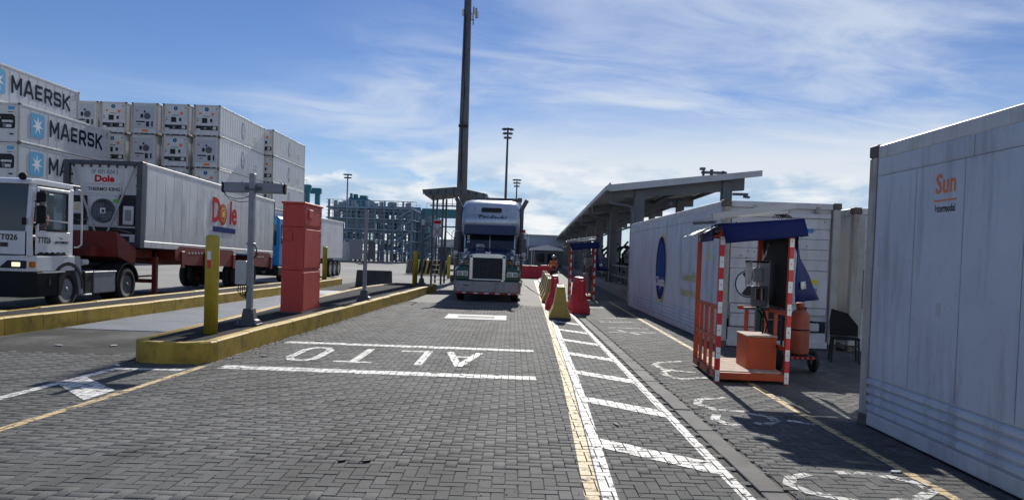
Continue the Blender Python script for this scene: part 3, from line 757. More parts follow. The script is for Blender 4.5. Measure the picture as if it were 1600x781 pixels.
def reefer_far(variant, name='refrigerated_container'):
    """40 ft refrigerated box as stacked in the yard; reefer unit on the y = 0 end"""
    W, L, H = 2.44, 12.19, 2.87
    t = thing(name, 'x', 'container')
    MB().box(-W / 2 + .02, W / 2 - .02, .10, L - .04, .10, H - .02).build('body', m_cont_far, t)
    b = MB(); ribs(b, W / 2 - .02, .2, L - .2, .18, H - .18, 20, 1); ribs(b, -W / 2 + .02, .2, L - .2, .18, H - .18, 20, -1)
    for k in range(3):
        for sx in (-1, 1): b.box(sx * (W / 2 - .03), sx * (W / 2 - .004), .2, L - .2, .22 + k * .14, .28 + k * .14)
    b.build('side_seams', m_cont_far, t)
    frame(t, W, L, H, m_rail, mp=m_contpost); castings(t, W, L, H)
    y = .06
    if variant == 'A':
        MB().box(-1.05, 1.05, y, .12, .13, H - .14, .006).build('end_panel', m_contend, t)
        e = decal('emblem', m_navy, t, '-y', (-.05, y, 2.47), .36, .36, ngon(24)); decal('emblem_field', m_lblue, e, '-y', (-.05, y - .004, 2.47), .14, .22, ngon(16), .003)
        decal('warning_triangle', m_yelfade, t, '-y', (-.92, y, 2.44), .2, .2, [(-.5, -.5), (.5, -.5), (0, .5)])
        decal('sticker', m_orangep, t, '-y', (-.62, y, 2.08), .22, .18); decal('sticker', m_orangep, t, '-y', (.50, y, 2.03), .26, .26)
        decal('sticker', m_blackprint, t, '-y', (-.05, y, 1.84), .62, .05); decal('sticker', m_blackprint, t, '-y', (.86, y, 2.52), .16, .06)
        b = MB(); b.box(-.46, .02, y - .012, y, 1.22, 1.68, .004); b.build('air_intake', m_dark, t)
        MB().box(.28, .48, y - .012, y, 1.32, 1.62, .004).build('fresh_air_vent', m_dark, t)
        decal('sticker', m_navyd, t, '-y', (-.86, y, 1.60), .18, .06); decal('sticker', m_navyd, t, '-y', (-.86, y, 1.42), .18, .06)
        rec = MB().box(-1.0, 1.0, y - .01, y, .58, .98).build('compressor_bay', m_dark, t)
        MB().box(.55, .86, y - .05, y - .008, .64, .92, .01).build('control_box', m_contend, rec); MB().box(-.98, -.6, y - .05, y - .008, .50, .70, .01).build('control_box', m_contend, rec)
        b = MB(); b.cyl((-.15, y - .03, .62), (-.15, y - .03, .86), .11); b.tube([(-.5, y - .03, .9), (-.2, y - .05, .72), (.2, y - .03, .9), (.5, y - .04, .66)], .025); b.build('compressor', m_galv, rec)
    else:
        MB().box(-1.05, 1.05, y, .12, .13, H - .14, .006).build('end_panel', m_contend, t)
        MB().box(-.98, .86, y - .012, y, .55, 2.62, .01).build('unit_cover', m_cont_grey, t)
        yy = y - .013
        decal('sticker', m_redp, t, '-y', (-.74, yy, 2.16), .24, .08); decal('sticker', m_navy, t, '-y', (-.02, yy, 2.08), .18, .22, ngon(16))
        fan = MB().lathe([(.30, 0), (.30, .02), (.05, .03)], (.22, yy - .03, 1.68), 'y', 24).build('condenser_fan', m_steel_dk, t)
        MB().box(-.40, -.16, yy - .012, yy, 1.50, 1.86, .004).build('air_intake', m_dark, t)
        MB().box(-.80, .72, yy - .01, yy, 1.24, 1.34, .004).build('bay_edge', m_contend, t)
        b = MB(); b.box(.12, .40, yy - .012, yy, .72, 1.20); b.box(.60, .74, yy - .012, yy, .74, 1.22); b.box(-.8, .0, yy - .012, yy, 1.10, 1.22); b.build('compressor_bay', m_dark, t)
        decal('sticker', m_orangep, t, '-y', (.02, y - .004, .36), .55, .22); decal('sticker', m_navyd, t, '-y', (-.5, yy, .9), .3, .06)
    b = MB()
    for x in (-.72, 0, .72): b.box(x - (.42 if x == 0 else .2), x + (.42 if x == 0 else .2), .0, .05, .03, .12)
    b.build('fork_pocket', m_dark, t)
    # faded oval emblem on the long side
    o, nrm = oval_emblem(t, '+x', (W / 2 - .006, 5.9, 1.50), .95, 1.72, True, (m_grey, m_emb, m_lgrey))
    text('lettering', 'Chiquita', .26, m_whitep, o, (W / 2 + .006, 5.9, 1.22), '+x', bold=.006, sx=.8)
    text('lettering', 'Controlled', .26, m_yelfade, t, (W / 2 - .001, 9.4, 1.32), '+x'); text('lettering', 'Atmosphere', .26, m_yelfade, t, (W / 2 - .001, 9.4, .96), '+x')
    return t
ordn = ['first', 'second', 'third', 'fourth', 'fifth']
TIER = {5: 'top', 4: 'second from top', 3: 'middle', 2: 'second from bottom', 1: 'bottom'}
GRP = 'stacked white refrigerated containers'
fA, fB = reefer_far('A'), reefer_far('B')
fresh = {'A': fA, 'B': fB}; used = set()
def put_far(v, x, y, tier, label):
    z = (tier - 1) * 2.895
    if v not in used: o = fresh[v]; used.add(v); o.location = (x, y, z); o['label'] = label; o['group'] = GRP
    else: o = dup(fresh[v], (x, y, z), label, group=GRP)
    o.location.x += random.gauss(0, .03); o.location.y += random.gauss(0, .05)
    return o
cols = [(-28.42, 'rightmost column'), (-31.28, 'second column from the right'), (-34.16, 'third column from the right'), (-37.0, 'fourth column from the right'), (-39.6, 'leftmost column')]
kinds = {(0, 5): 'A', (0, 4): 'B', (0, 3): 'A', (1, 5): 'A', (1, 4): 'A', (1, 3): 'A', (2, 5): 'B', (2, 4): 'B', (2, 3): 'B', (3, 5): 'A', (3, 4): 'A', (3, 3): 'B', (4, 5): 'B'}
for (c, tier), v in kinds.items():
    if (c, tier) in ((3, 3),): continue
    put_far(v, cols[c][0], 68, tier, f'white container, {TIER[tier]} tier, {cols[c][1]} of the big stack')
for tier in (2, 1):
    put_far('A', cols[0][0], 68, tier, f'white container, {TIER[tier]} tier of the rightmost column, mostly hidden behind the red trailer')
for tier in (5, 4, 3, 2, 1):
    put_far('A', -27.7, 81, tier, f'white container, {TIER[tier]} tier of the lone column behind the big stack')

# blue star containers, at the left edge
def reefer_star():
    W, L, H = 2.44, 12.19, 2.87
    t = thing('refrigerated_container', 'x', 'container')
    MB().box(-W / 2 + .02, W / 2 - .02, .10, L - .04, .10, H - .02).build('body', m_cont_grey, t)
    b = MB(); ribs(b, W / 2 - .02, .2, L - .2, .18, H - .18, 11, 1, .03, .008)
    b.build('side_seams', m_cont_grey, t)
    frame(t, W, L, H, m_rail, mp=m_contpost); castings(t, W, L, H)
    y = .05
    MB().box(-1.04, 1.04, y, .12, .13, H - .14, .006).build('end_panel', m_contend, t)
    bay = MB().prism([(-.9, 1.0), (.75, 1.0), (.85, 1.1), (.85, 1.85), (.65, 2.05), (-.9, 2.05)], 'y', y - .012, y).build('compressor_bay', m_dark, t)
    for q in ((-.1, .7, y - .06, y - .01, 1.45, 1.6), (.2, .6, y - .05, y - .01, 1.08, 1.3), (-.7, -.2, y - .05, y - .01, 1.7, 1.8)): MB().box(*q, .01).build('control_box', m_contend, bay)
    b = MB(); b.tube([(-.8, y - .03, 1.2), (-.3, y - .04, 1.35), (.1, y - .03, 1.25), (.3, y - .03, 1.5), (.7, y - .03, 1.4)], .03); b.cyl((.1, y - .04, 1.05), (.1, y - .04, 1.38), .1); b.build('compressor', m_galv, bay)
    decal('emblem', m_lblue, t, '-y', (.55, y, 2.5), .5, .26, rrect()); decal('sticker', m_blackprint, t, '-y', (.5, y, 2.2), .4, .05); decal('sticker', m_blackprint, t, '-y', (.6, y, .6), .3, .12)
    e = decal('emblem', m_lblue, t, '+x', (W / 2 + .001, 2.05, 1.55), 1.62, 1.78, rrect())
    decal('star', m_whitep, e, '+x', (W / 2 + .005, 2.05, 1.55), 1.36, 1.5, star(7), .003)
    LT = {'M': [[(0, 0), (0, 1), (.5, .30), (1, 1), (1, 0)]], 'A': [[(0, 0), (.42, 1), (.58, 1), (1, 0)], [(.2, .30), (.8, .30)]], 'E': [[(.95, .09), (0, .09), (0, .91), (.95, .91)], [(0, .5), (.85, .5)]],
          'R': [[(0, 0), (0, .91), (.8, .91), (.95, .78), (.95, .55), (.8, .42), (0, .42)], [(.5, .42), (1, 0)]], 'S': [[(.95, .78), (.85, .91), (.12, .91), (0, .78), (0, .62), (.1, .52), (.88, .48), (.97, .38), (.97, .22), (.85, .09), (.1, .09), (0, .22)]],
          'K': [[(0, 0), (0, 1)], [(.95, 1), (.12, .46)], [(.3, .58), (1, 0)]]}
    yy = 3.62
    for ch, wd in (('M', .98), ('A', .98), ('E', .74), ('R', .80), ('S', .80), ('K', .84)):
        b = MB(); lift = 0.0
        for pl in LT[ch]:
            P = [(yy + u * wd, 1.02 + v * 1.16) for u, v in pl]
            for a, c in zip(P, P[1:]):
                d = Vector((c[0] - a[0], c[1] - a[1])).normalized(); nn = Vector((-d.y, d.x)) * .115; e = d * .07; lift += .0006
                x = W / 2 + .001 + lift
                b.prism([(a[0] - e.x + nn.x, a[1] - e.y + nn.y), (a[0] - e.x - nn.x, a[1] - e.y - nn.y), (c[0] + e.x - nn.x, c[1] + e.y - nn.y), (c[0] + e.x + nn.x, c[1] + e.y + nn.y)], 'x', W / 2 - .004, x)
        b.build('letter', m_navyd, t); yy += wd + .40
    b = MB()
    for k, (zz, n_) in enumerate(((2.45, 3), (2.28, 2), (2.1, 3), (1.2, 1), (.9, 1), (.45, 1))): b.box(W / 2 - .004, W / 2 + .002, 11.45, 11.45 + .08 * n_, zz, zz + .07)
    b.build('side_marks', m_navyd, t)
    return t
GS = 'containers with a blue star and dark lettering'
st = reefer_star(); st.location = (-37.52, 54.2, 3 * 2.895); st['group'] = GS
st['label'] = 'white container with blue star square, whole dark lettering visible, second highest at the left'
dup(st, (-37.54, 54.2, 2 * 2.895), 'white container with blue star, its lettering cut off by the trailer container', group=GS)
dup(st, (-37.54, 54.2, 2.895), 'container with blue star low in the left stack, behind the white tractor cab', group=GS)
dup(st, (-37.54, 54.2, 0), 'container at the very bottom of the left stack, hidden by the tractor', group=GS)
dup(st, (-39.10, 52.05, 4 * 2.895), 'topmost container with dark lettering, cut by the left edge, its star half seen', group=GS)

# container on the red trailer: ribbed aluminium, dark frame
TRX, TRY = -12.27, 22.0
tilt = -math.atan(.26 / 12.2)
dc = thing('trailer_container', 'ribbed aluminium container with red lettering and a yellow sun, riding on the red trailer', 'container', (TRX, TRY, 1.58), 0, rx=tilt)
W, L, H = 2.36, 12.3, 2.55
MB().box(-W / 2 + .03, W / 2 - .03, .22, L - .05, .06, H - .02).build('body', m_alu, dc)
panels(dc, W / 2 - .012, .30, L - .12, .20, H - .10, 20, 1, m_alu, d=.008, jit=.0022)
for sx in (-1, 1):
    MB().box(sx * W / 2, sx * (W / 2 - .17), 0, .24, -.02, H, .012).build('corner_post', m_dolepost, dc)
    MB().box(sx * W / 2, sx * (W / 2 - .10), L - .1, L, -.02, H, .012).build('corner_post', m_dolepost, dc)
    MB().box(sx * (W / 2 + .004), sx * (W / 2 - .08), .24, L - .1, H - .10, H - .005, .01).build('top_rail', m_rail, dc)
    MB().box(sx * (W / 2 + .004), sx * (W / 2 - .08), .24, L - .1, .0, .20, .01).build('bottom_rail', m_rail, dc)
for z0, z1 in ((H - .12, H - .002), (-.02, .15)): MB().box(-W / 2 + .17, W / 2 - .17, .0, .16, z0, z1, .01).build('end_rail', m_dolepost, dc)
MB().box(-1.01, 1.01, .12, .20, .15, H - .12).build('end_panel', m_contend, dc)
yf = .12
b = MB(); b.box(-.56, .56, yf - .02, yf, 1.86, 2.34, .01); b.build('name_plate', m_contend, dc)
MB().box(-.52, .52, yf - .022, yf, 1.58, 1.83, .01).build('name_plate', m_contend, dc)
text('lettering', 'DF 1071 0254 3', .17, m_blackprint, dc, (.0, yf - .022, 2.22), '-y', sx=.72)
text('lettering', 'Dole', .27, m_redp, dc, (.0, yf - .022, 2.01), '-y', bold=.012, sx=1.1)
text('lettering', 'THERMO KING', .145, m_blackprint, dc, (0, yf - .024, 1.70), '-y', bold=.004)
MB().box(-.44, .44, yf - .05, yf, .58, 1.52, .05).build('fan_shroud', m_contend, dc)
fan = MB().lathe([(.34, 0), (.36, -.02), (.36, -.045), (.32, -.05), (.31, -.01), (.02, -.01)], (.02, yf - .05, 1.06), 'y', 28).build('fan', m_steel_dk, dc)
b = MB()
for k in range(7): b.box(-.27 + k * .045 + .02, -.255 + k * .045 + .02, yf - .085, yf - .08, .86, 1.30)
for k in range(7): b.box(-.02, .30, yf - .09, yf - .086, .78 + k * .04, .795 + k * .04)
b.build('fan_grille', m_galv, fan)
decal('badge', m_whitep, fan, '-y', (.02, yf - .094, 1.06), .16, .16); decal('badge', m_blackprint, fan, '-y', (.03, yf - .099, 1.05), .08, .08)
MB().box(-1.0, -.5, yf - .012, yf, .28, 1.5).build('machinery_bay', m_dark, dc)
MB().box(.46, .98, yf - .012, yf, .62, 1.55).build('machinery_bay', m_dark, dc)
MB().box(-.5, 1.0, yf - .011, yf, .22, .57).build('machinery_bay', m_dark, dc)
b = MB(); b.box(.60, .92, yf - .07, yf - .012, .66, 1.22, .02); b.build('control_panel', m_contend, dc)
MB().box(.67, .86, yf - .078, yf - .068, .78, 1.10, .006).build('control_screen', m_grey, dc)
b = MB(); b.box(-.98, -.60, yf - .06, yf - .012, .95, 1.30, .02); b.box(-.98, -.42, yf - .06, yf - .012, .45, .62, .01); b.build('service_box', m_contend, dc)
b = MB(); b.box(.12, .98, yf - .06, yf - .012, .10, .38, .01); b.build('service_box', m_contend, dc)
MB().box(.58, .82, yf - .066, yf - .058, .16, .32).build('service_hatch', m_dark, dc)
b = MB(); b.tube([(-.4, yf - .03, .52), (.0, yf - .05, .42), (.4, yf - .04, .5), (.9, yf - .03, .42)], .03); b.tube([(-.9, yf - .03, .82), (-.6, yf - .04, .72), (-.45, yf - .03, .85)], .03); b.build('pipework', m_pipe, dc)
decal('sticker', mat('green_sticker', (.12, .42, .06), .5), dc, '-y', (.38, yf - .052, 1.36), .17, .13, ngon(9)); decal('sticker', m_yelfade, dc, '-y', (-.8, yf - .062, 1.15), .2, .2)
for sx in (-1, 1):
    b = MB(); b.bar((sx * .92, yf - .10, H - .20), (sx * .10, yf - .10, .20), .06, .035); b.build('tarp_brace', m_lgrey, dc)
b = MB()
for k in range(8): b.box(-.96 + k * .26, -.91 + k * .26, .09, .13, H - .2, H - .12); b.box(-.96 + k * .26, -.91 + k * .26, .09, .13, .15, .21)
for k in range(7):
    for sx in (-1, 1): b.box(sx * 1.0, sx * .95, .09, .13, .3 + k * .3, .36 + k * .3)
b.build('clamp_lug', m_dolepost, dc)
# side print
o = text('lettering', 'D   le', 1.25, m_redp, dc, (W / 2 + .014, 6.35, 1.52), '+x', bold=.03, sx=.86)
decal('letter_ring', m_redp, dc, '+x', (W / 2 + .008, 6.18, 1.44), .74, .80, ngon(28))
o = decal('sun_print', m_yelp, dc, '+x', (W / 2 + .012, 6.18, 1.46), .70, .78, star(16, .5, .24), .004)
decal('sun_print', m_redp, o, '+x', (W / 2 + .017, 6.18, 1.44), .44, .46, star(12, .5, .30), .003)
decal('sun_print', m_yelp, o, '+x', (W / 2 + .021, 6.18, 1.45), .24, .24, ngon(20), .003)
decal('name_bar', m_navy, dc, '+x', (W / 2 + .014, 6.36, .86), 2.2, .20)

# red skeletal trailer under it
tr = thing('trailer_chassis', 'red skeletal trailer chassis under the aluminium container, two dark axles at the rear', 'trailer', (TRX, TRY, 0))
def zt(y): return 1.56 - .26 * y / 12.2
b = MB()
for sx in (-.5, .5):
    b.bar((sx, -1.5, zt(-1.5) - .15), (sx, 2.2, zt(2.2) - .16), .14, .26)
    b.bar((sx, 2.0, zt(2.0) - .25), (sx, 12.2, zt(12.2) - .25), .14, .46)
b.build('main_beam', m_chassis, tr)
b = MB(); b.loft([[(-1.05, -.95, 1.30), (1.05, -.95, 1.30), (1.05, -.02, 1.05), (-1.05, -.02, 1.05)], [(-.95, -.90, 2.02), (.95, -.90, 2.02), (1.08, -.02, 1.52), (-1.08, -.02, 1.52)]]); b.build('gooseneck', m_chassis, tr)
decal('plate', m_whitep, tr, '-y', (.42, -.96, 1.42), .22, .09)
for y in (2.4, 4.5, 7.3, 9.6, 11.9):
    MB().box(-1.17, 1.17, y - .09, y + .09, zt(y) - .34, zt(y) - .04, .01).build('bolster', m_chassis, tr)
for y0, y1 in ((2.25, 7.5), (9.0, 11.95)):
    for sx in (-1, 1):
        b = MB(); b.prism([(y0, zt(y0) - .05), (y0 + .35, zt(y0) + .13), (y1 - .3, zt(y1) + .13), (y1, zt(y1) - .05), (y1, zt(y1) - .42), (y1 - .6, zt(y1) - .50), (y0 + .9, zt(y0) - .50), (y0, zt(y0) - .3)], 'x', sx * 1.18, sx * 1.212)
        b.build('side_plate', m_chassis, tr)
for y in (2.75, 4.6, 7.3, 9.4, 11.8):
    MB().box(1.212, 1.26, y - .12, y + .12, zt(y) - .58, zt(y) - .02, .01).build('stake_pocket', m_orange if False else m_chassis, tr)
b = MB()
for k in range(5): b.box(1.213, 1.222, 3.2 + k * .26, 3.32 + k * .26, zt(3) - .10, zt(3) - .05)
for k in range(3): b.box(1.213, 1.222, 10.1 + k * .3, 10.24 + k * .3, zt(10) - .10, zt(10) - .05)
b.build('reflector', m_rail, tr)
for sx in (-1, 1):
    b = MB(); b.box(sx * .95 - .07, sx * .95 + .07, 1.35, 1.50, .12, 1.3, .01); b.box(sx * .95 - .14, sx * .95 + .14, 1.28, 1.57, .02, .12, .01); b.build('landing_leg', m_chassis, tr)
MB().box(-.95, .95, 1.38, 1.46, .46, .58).build('leg_brace', m_chassis, tr)
MB().bar((.95, 1.42, .7), (.95, .1, .7), .05).build('leg_brace', m_chassis, tr)
for y in (8.25, 9.65):
    MB().cyl((-1.1, y, .5), (1.1, y, .5), .07).build('axle', m_blacks, tr)
    for x, f in ((-1.02, -1), (-.70, 1), (.70, -1), (1.02, 1)): wheel(tr, (x, y, .5), .5, .27, f, m_chassis)
    MB().box(-1.2, 1.2, y - .02, y + .02, .25, .6).build('mud_flap', m_black, tr) if y > 9 else None
b = MB(); b.box(-.9, .9, 11.6, 12.1, .52, .62); b.box(.2, .85, 10.4, 10.9, .42, .8, .02); b.build('underride_bar', m_blacks, tr)

# ------------------------------------------------------------------ white terminal tractor
tt = thing('terminal_tractor', 'white yard tractor with dark windows and black bumper pulling the red trailer', 'tractor', (-12.3, 17.1, 0))
XR = 1.12; XL = -1.05
b = MB()   # chassis
b.box(-.45, .45, .6, 5.0, .55, .85, .02); b.build('chassis', m_blacks, tt)
# bumper: black lower body, chamfered corners
b = MB(); b.prism([(-1.22, .35), (-1.15, 0), (1.0, 0), (1.16, .25), (1.20, 1.0), (-1.22, 1.0)], 'z', .36, .95); b.build('bumper', m_blackp, tt, bevel=.03)
b = MB(); b.prism([(1.0, .36), (1.0, .95), (1.30, .95), (1.08, .36)], 'x', 1.12, 1.21); b.build('bumper_side', m_blackp, tt)
MB().box(1.205, 1.225, .35, 1.22, .93, .965).build('side_step', m_rail, tt)
MB().box(1.15, 1.205, .62, .70, .62, .82, .01).build('side_marker', m_dark, tt)
# lower cab band
b = MB(); b.prism([(-1.2, .30), (-1.13, .03), (.98, .03), (1.14, .26), (1.16, 1.74), (-1.2, 1.74)], 'z', .96, 1.33); b.build('lower_cab', m_cabwhite, tt, bevel=.02)
hl = MB(); hl.prism([(.42, 1.04), (.62, 1.22), (1.02, 1.22), (1.02, 1.04)], 'y', -.005, .06); hl.build('headlight_recess', m_dark, tt)
MB().box(.72, .92, -.02, .0, 1.08, 1.18, .01).build('headlight', m_lit, tt)
MB().box(1.02, 1.12, .12, .30, 1.06, 1.20, .01).build('indicator', m_amber, tt)
# cab shell with window openings built from pillars
def cabshell():
    b = MB()
    b.box(-1.05, 1.02, .06, .12, 1.335, 1.90, .01)                      # front panel under screen
    return b
cabshell().build('front_panel', m_cabwhite, tt)
b = MB(); b.prism([(.06, 1.335), (.06, 1.90), (.16, 3.0), (.30, 3.0), (.17, 1.92), (.20, 1.335)], 'x', .98, 1.08); b.build('front_pillar', m_cabwhite, tt)
b = MB(); b.prism([(.06, 1.335), (.06, 1.90), (.16, 3.0), (.30, 3.0), (.17, 1.92), (.20, 1.335)], 'x', -1.08, -.98); b.build('front_pillar', m_cabwhite, tt)
MB().prism([(.085, 1.90), (.15, 2.98), (.17, 2.98), (.105, 1.90)], 'x', -.98, .98).build('windscreen', m_glass, tt)
# roof and rear wall
b = MB(); b.prism([(.02, 3.0), (.10, 3.11), (.3, 3.15), (1.66, 3.13), (1.74, 3.05), (1.74, 3.0)], 'x', -1.09, 1.09); b.build('roof', m_cabwhite, tt, bevel=.03)
MB().box(-1.05, .40, 1.68, 1.74, 1.335, 3.0).build('rear_wall', m_cabwhite, tt)
MB().box(-1.08, -1.02, .2, 1.74, 1.335, 3.0).build('left_wall', m_cabwhite, tt)
b = MB(); b.box(1.04, 1.09, 1.58, 1.74, 1.335, 3.0, .01); b.build('rear_pillar', m_cabwhite, tt)
# door with window frame, black gasket and handrail
dr_ = MB(); dr_.box(1.05, 1.10, .30, 1.58, 1.36, 1.92, .015)
dr_.box(1.05, 1.10, .30, .38, 1.92, 2.96, .01); dr_.box(1.05, 1.10, 1.50, 1.58, 1.92, 2.96, .01); dr_.box(1.05, 1.10, .38, 1.50, 2.89, 2.96, .01)
door = dr_.build('door', m_cabwhite, tt)
b = MB(); b.box(1.062, 1.103, .38, .41, 1.93, 2.88); b.box(1.062, 1.103, 1.47, 1.50, 1.93, 2.88); b.box(1.062, 1.103, .41, 1.47, 2.85, 2.88); b.box(1.062, 1.103, .41, 1.47, 1.93, 1.96); b.build('window_seal', m_blackp, door)
gl = mat('clear_glass', (.55, .66, .66), .04, trans=.92, var=.02); MB().box(1.072, 1.078, .41, 1.47, 1.96, 2.85).build('window_pane', gl, door)
MB().bar((1.11, .42, 2.20), (1.11, 1.46, 2.16), .035).build('window_bar', m_rail, door)
text('lettering', 'TT026', .20, m_blackprint, tt, (1.103, .58, 1.70), '+x', bold=.004, sx=.9)
text('lettering', 'APM TERMINALS', .075, m_navyd, tt, (1.103, 1.25, 1.66), '+x', bold=.002)
b = MB(); b.face([(1.104, 1.1, 1.80), (1.104, 1.32, 1.74), (1.104, 1.22, 1.735)]); b.build('emblem', m_navyd, tt)
text('lettering', 'TT026', .19, m_blackprint, tt, (.55, .055, 1.75), '-y', bold=.004)
MB().box(-.1, .58, .045, .06, 1.53, 1.63).build('name_strip', m_blackprint, tt)
text('lettering', 'TERBERG', .105, m_rail, tt, (.19, .042, 1.58), '-y', bold=.003, sx=1.05)
b = MB(); b.box(1.09, 1.12, .32, 1.4, 1.335, 1.40); b.box(.3, 1.0, .035, .06, 1.335, 1.36)
for k in range(5): b.box(1.10, 1.118, .4 + k * .22, .5 + k * .22, 1.38, 1.42)
b.build('sill_edge', m_blackp, tt)
b = MB(); b.tube([(1.16, 1.72, 3.02), (1.20, 1.86, 3.0), (1.20, 1.92, 2.6), (1.20, 1.92, 1.62), (1.16, 1.84, 1.55), (1.12, 1.76, 1.55)], .022); b.build('grab_rail', m_rail, tt)
b = MB(); b.bar((1.08, .22, 2.05), (1.20, .18, 2.12), .035); b.bar((1.08, .24, 2.62), (1.20, .20, 2.58), .03); b.build('mirror_arm', m_blackp, tt)
for z0, z1 in ((2.10, 2.52), (2.60, 2.84)): MB().box(1.12, 1.34, .20, .27, z0, z1, .025).build('mirror', m_blackp, tt)
MB().box(.92, 1.02, .0, .05, 2.05, 2.22, .02).build('mirror', m_blackp, tt)
b = MB(); b.cyl((.92, .06, 3.17), (.92, .0, 3.17), .085, n=16); b.cyl((.92, .04, 3.10), (.92, .04, 3.15), .02); b.build('spot_lamp', m_blackp, tt)
# front mudguard, wheels
b = MB(); A = [(1.42 + .68 * math.cos(R(a)), .50 + .68 * math.sin(R(a))) for a in range(0, 181, 15)]; Bq = [(1.42 + .60 * math.cos(R(a)), .50 + .60 * math.sin(R(a))) for a in range(180, -1, -15)]
b.prism(A + Bq, 'x', .80, 1.18); b.build('mudguard', m_blackp, tt)
b = MB(); b.prism([(1.95, .36), (2.12, .36), (1.95, 1.32), (1.70, 1.32)], 'x', .8, 1.16); b.build('rear_mudguard', m_grey, tt)
wheel(tt, (1.0, 1.42, .50), .50, .30, 1, m_galv); wheel(tt, (-.98, 1.42, .50), .50, .30, -1, m_galv)
for x, f in ((1.0, 1), (.66, -1), (-1.0, -1), (-.66, 1)): wheel(tt, (x, 4.35, .50), .50, .29, f, m_steel_dk)
b = MB(); A = [(4.35 + .64 * math.cos(R(a)), .50 + .64 * math.sin(R(a))) for a in range(10, 171, 16)]; Bq = [(4.35 + .60 * math.cos(R(a)), .50 + .60 * math.sin(R(a))) for a in range(170, 9, -16)]
b.prism(A + Bq, 'x', .52, 1.16); b.build('rear_mudguard', m_blackp, tt); b = MB(); b.prism(A + Bq, 'x', -1.16, -.52); b.build('rear_mudguard', m_blackp, tt)
MB().box(.55, 1.14, 2.22, 2.62, .30, .92, .02).build('battery_box', m_blacks, tt)
MB().box(.60, 1.15, 2.62, 3.70, .32, .90, .03).build('tank_box', m_grey, tt)
MB().box(.60, 1.165, 2.60, 3.72, .88, .915, .005).build('tank_lid', m_rail, tt)
MB().box(.9, 1.2, 2.15, 2.45, .30, .34, .005).build('step', m_rail, tt)
b = MB(); b.cyl((0, 4.3, 1.0), (0, 4.3, 1.12), .5, n=24); b.box(-.4, .4, 3.6, 5.0, .85, 1.0); b.build('fifth_wheel', m_blacks, tt)
b = MB()
for q in range(3): b.tube([(.2 + .1 * q, 1.8, 1.5), (.3 + .1 * q, 2.4, 1.0 + .1 * q), (.2, 3.0, 1.05), (.1 + .1 * q, 3.7, 1.15)], .022)
b.build('air_hose', m_blackp, tt)
b = MB(); b.cyl((.5, 2.6, 1.05), (.75, 2.9, 1.15), .07); b.box(.55, .8, 2.7, 3.0, 1.08, 1.22, .03); b.build('rag', m_rail, tt)
MB().box(-.9, .35, 1.78, 2.15, .9, 2.9, .03).build('engine_box', m_blacks, tt)
MB().box(-1.0, 1.0, 1.76, 2.2, 3.02, 3.14, .02).build('roof_ladder_frame', m_blacks, tt)
MB().box(.35, .75, .95, 1.35, 1.33, 1.95, .06).build('driver_seat', m_blackp, tt)

# ------------------------------------------------------------------ people
def skin_mesh(name, m, parent, joints, edges, sub=2):
    """joints: list of (x, y, z, rx, ry); edges between them; grown as one continuous skin"""
    me = bpy.data.meshes.new(name); me.from_pydata([j[:3] for j in joints], edges, []); me.materials.append(m)
    o = bpy.data.objects.new(name, me); COL.objects.link(o); o.parent = parent
    sk = o.modifiers.new('skin', 'SKIN'); sk.use_smooth_shade = True
    me.skin_vertices.new() if not me.skin_vertices else None
    for v, j in zip(me.skin_vertices[0].data, joints): v.radius = (j[3], j[4])
    me.skin_vertices[0].data[0].use_root = True
    sb = o.modifiers.new('round', 'SUBSURF'); sb.levels = sub; sb.render_levels = sub
    return o
def hand(J, E, w, side, zdir=(0, -.05, -.06)):
    """palm plus four fingers and a thumb rooted at wrist joint w"""
    x, y, z = J[w][:3]; d = Vector(zdir).normalized()
    p = len(J); J.append((x + d.x * .06, y + d.y * .06, z + d.z * .06, .030, .016)); E.append((w, p))
    for k in range(4):
        o_ = (k - 1.5) * .017; ln = (.060, .072, .068, .052)[k]
        a = len(J); J.append((x + d.x * .10 + o_, y + d.y * .10, z + d.z * .10, .0085, .0085)); E.append((p, a))
        J.append((x + d.x * (.10 + ln) + o_, y + d.y * (.10 + ln) - .015, z + d.z * (.10 + ln), .007, .007)); E.append((a, a + 1))
    a = len(J); J.append((x + d.x * .05 - side * .035, y + d.y * .05 - .015, z + d.z * .05, .010, .010)); E.append((p, a))
    J.append((x + d.x * .085 - side * .045, y + d.y * .085 - .025, z + d.z * .085, .008, .008)); E.append((a, a + 1))
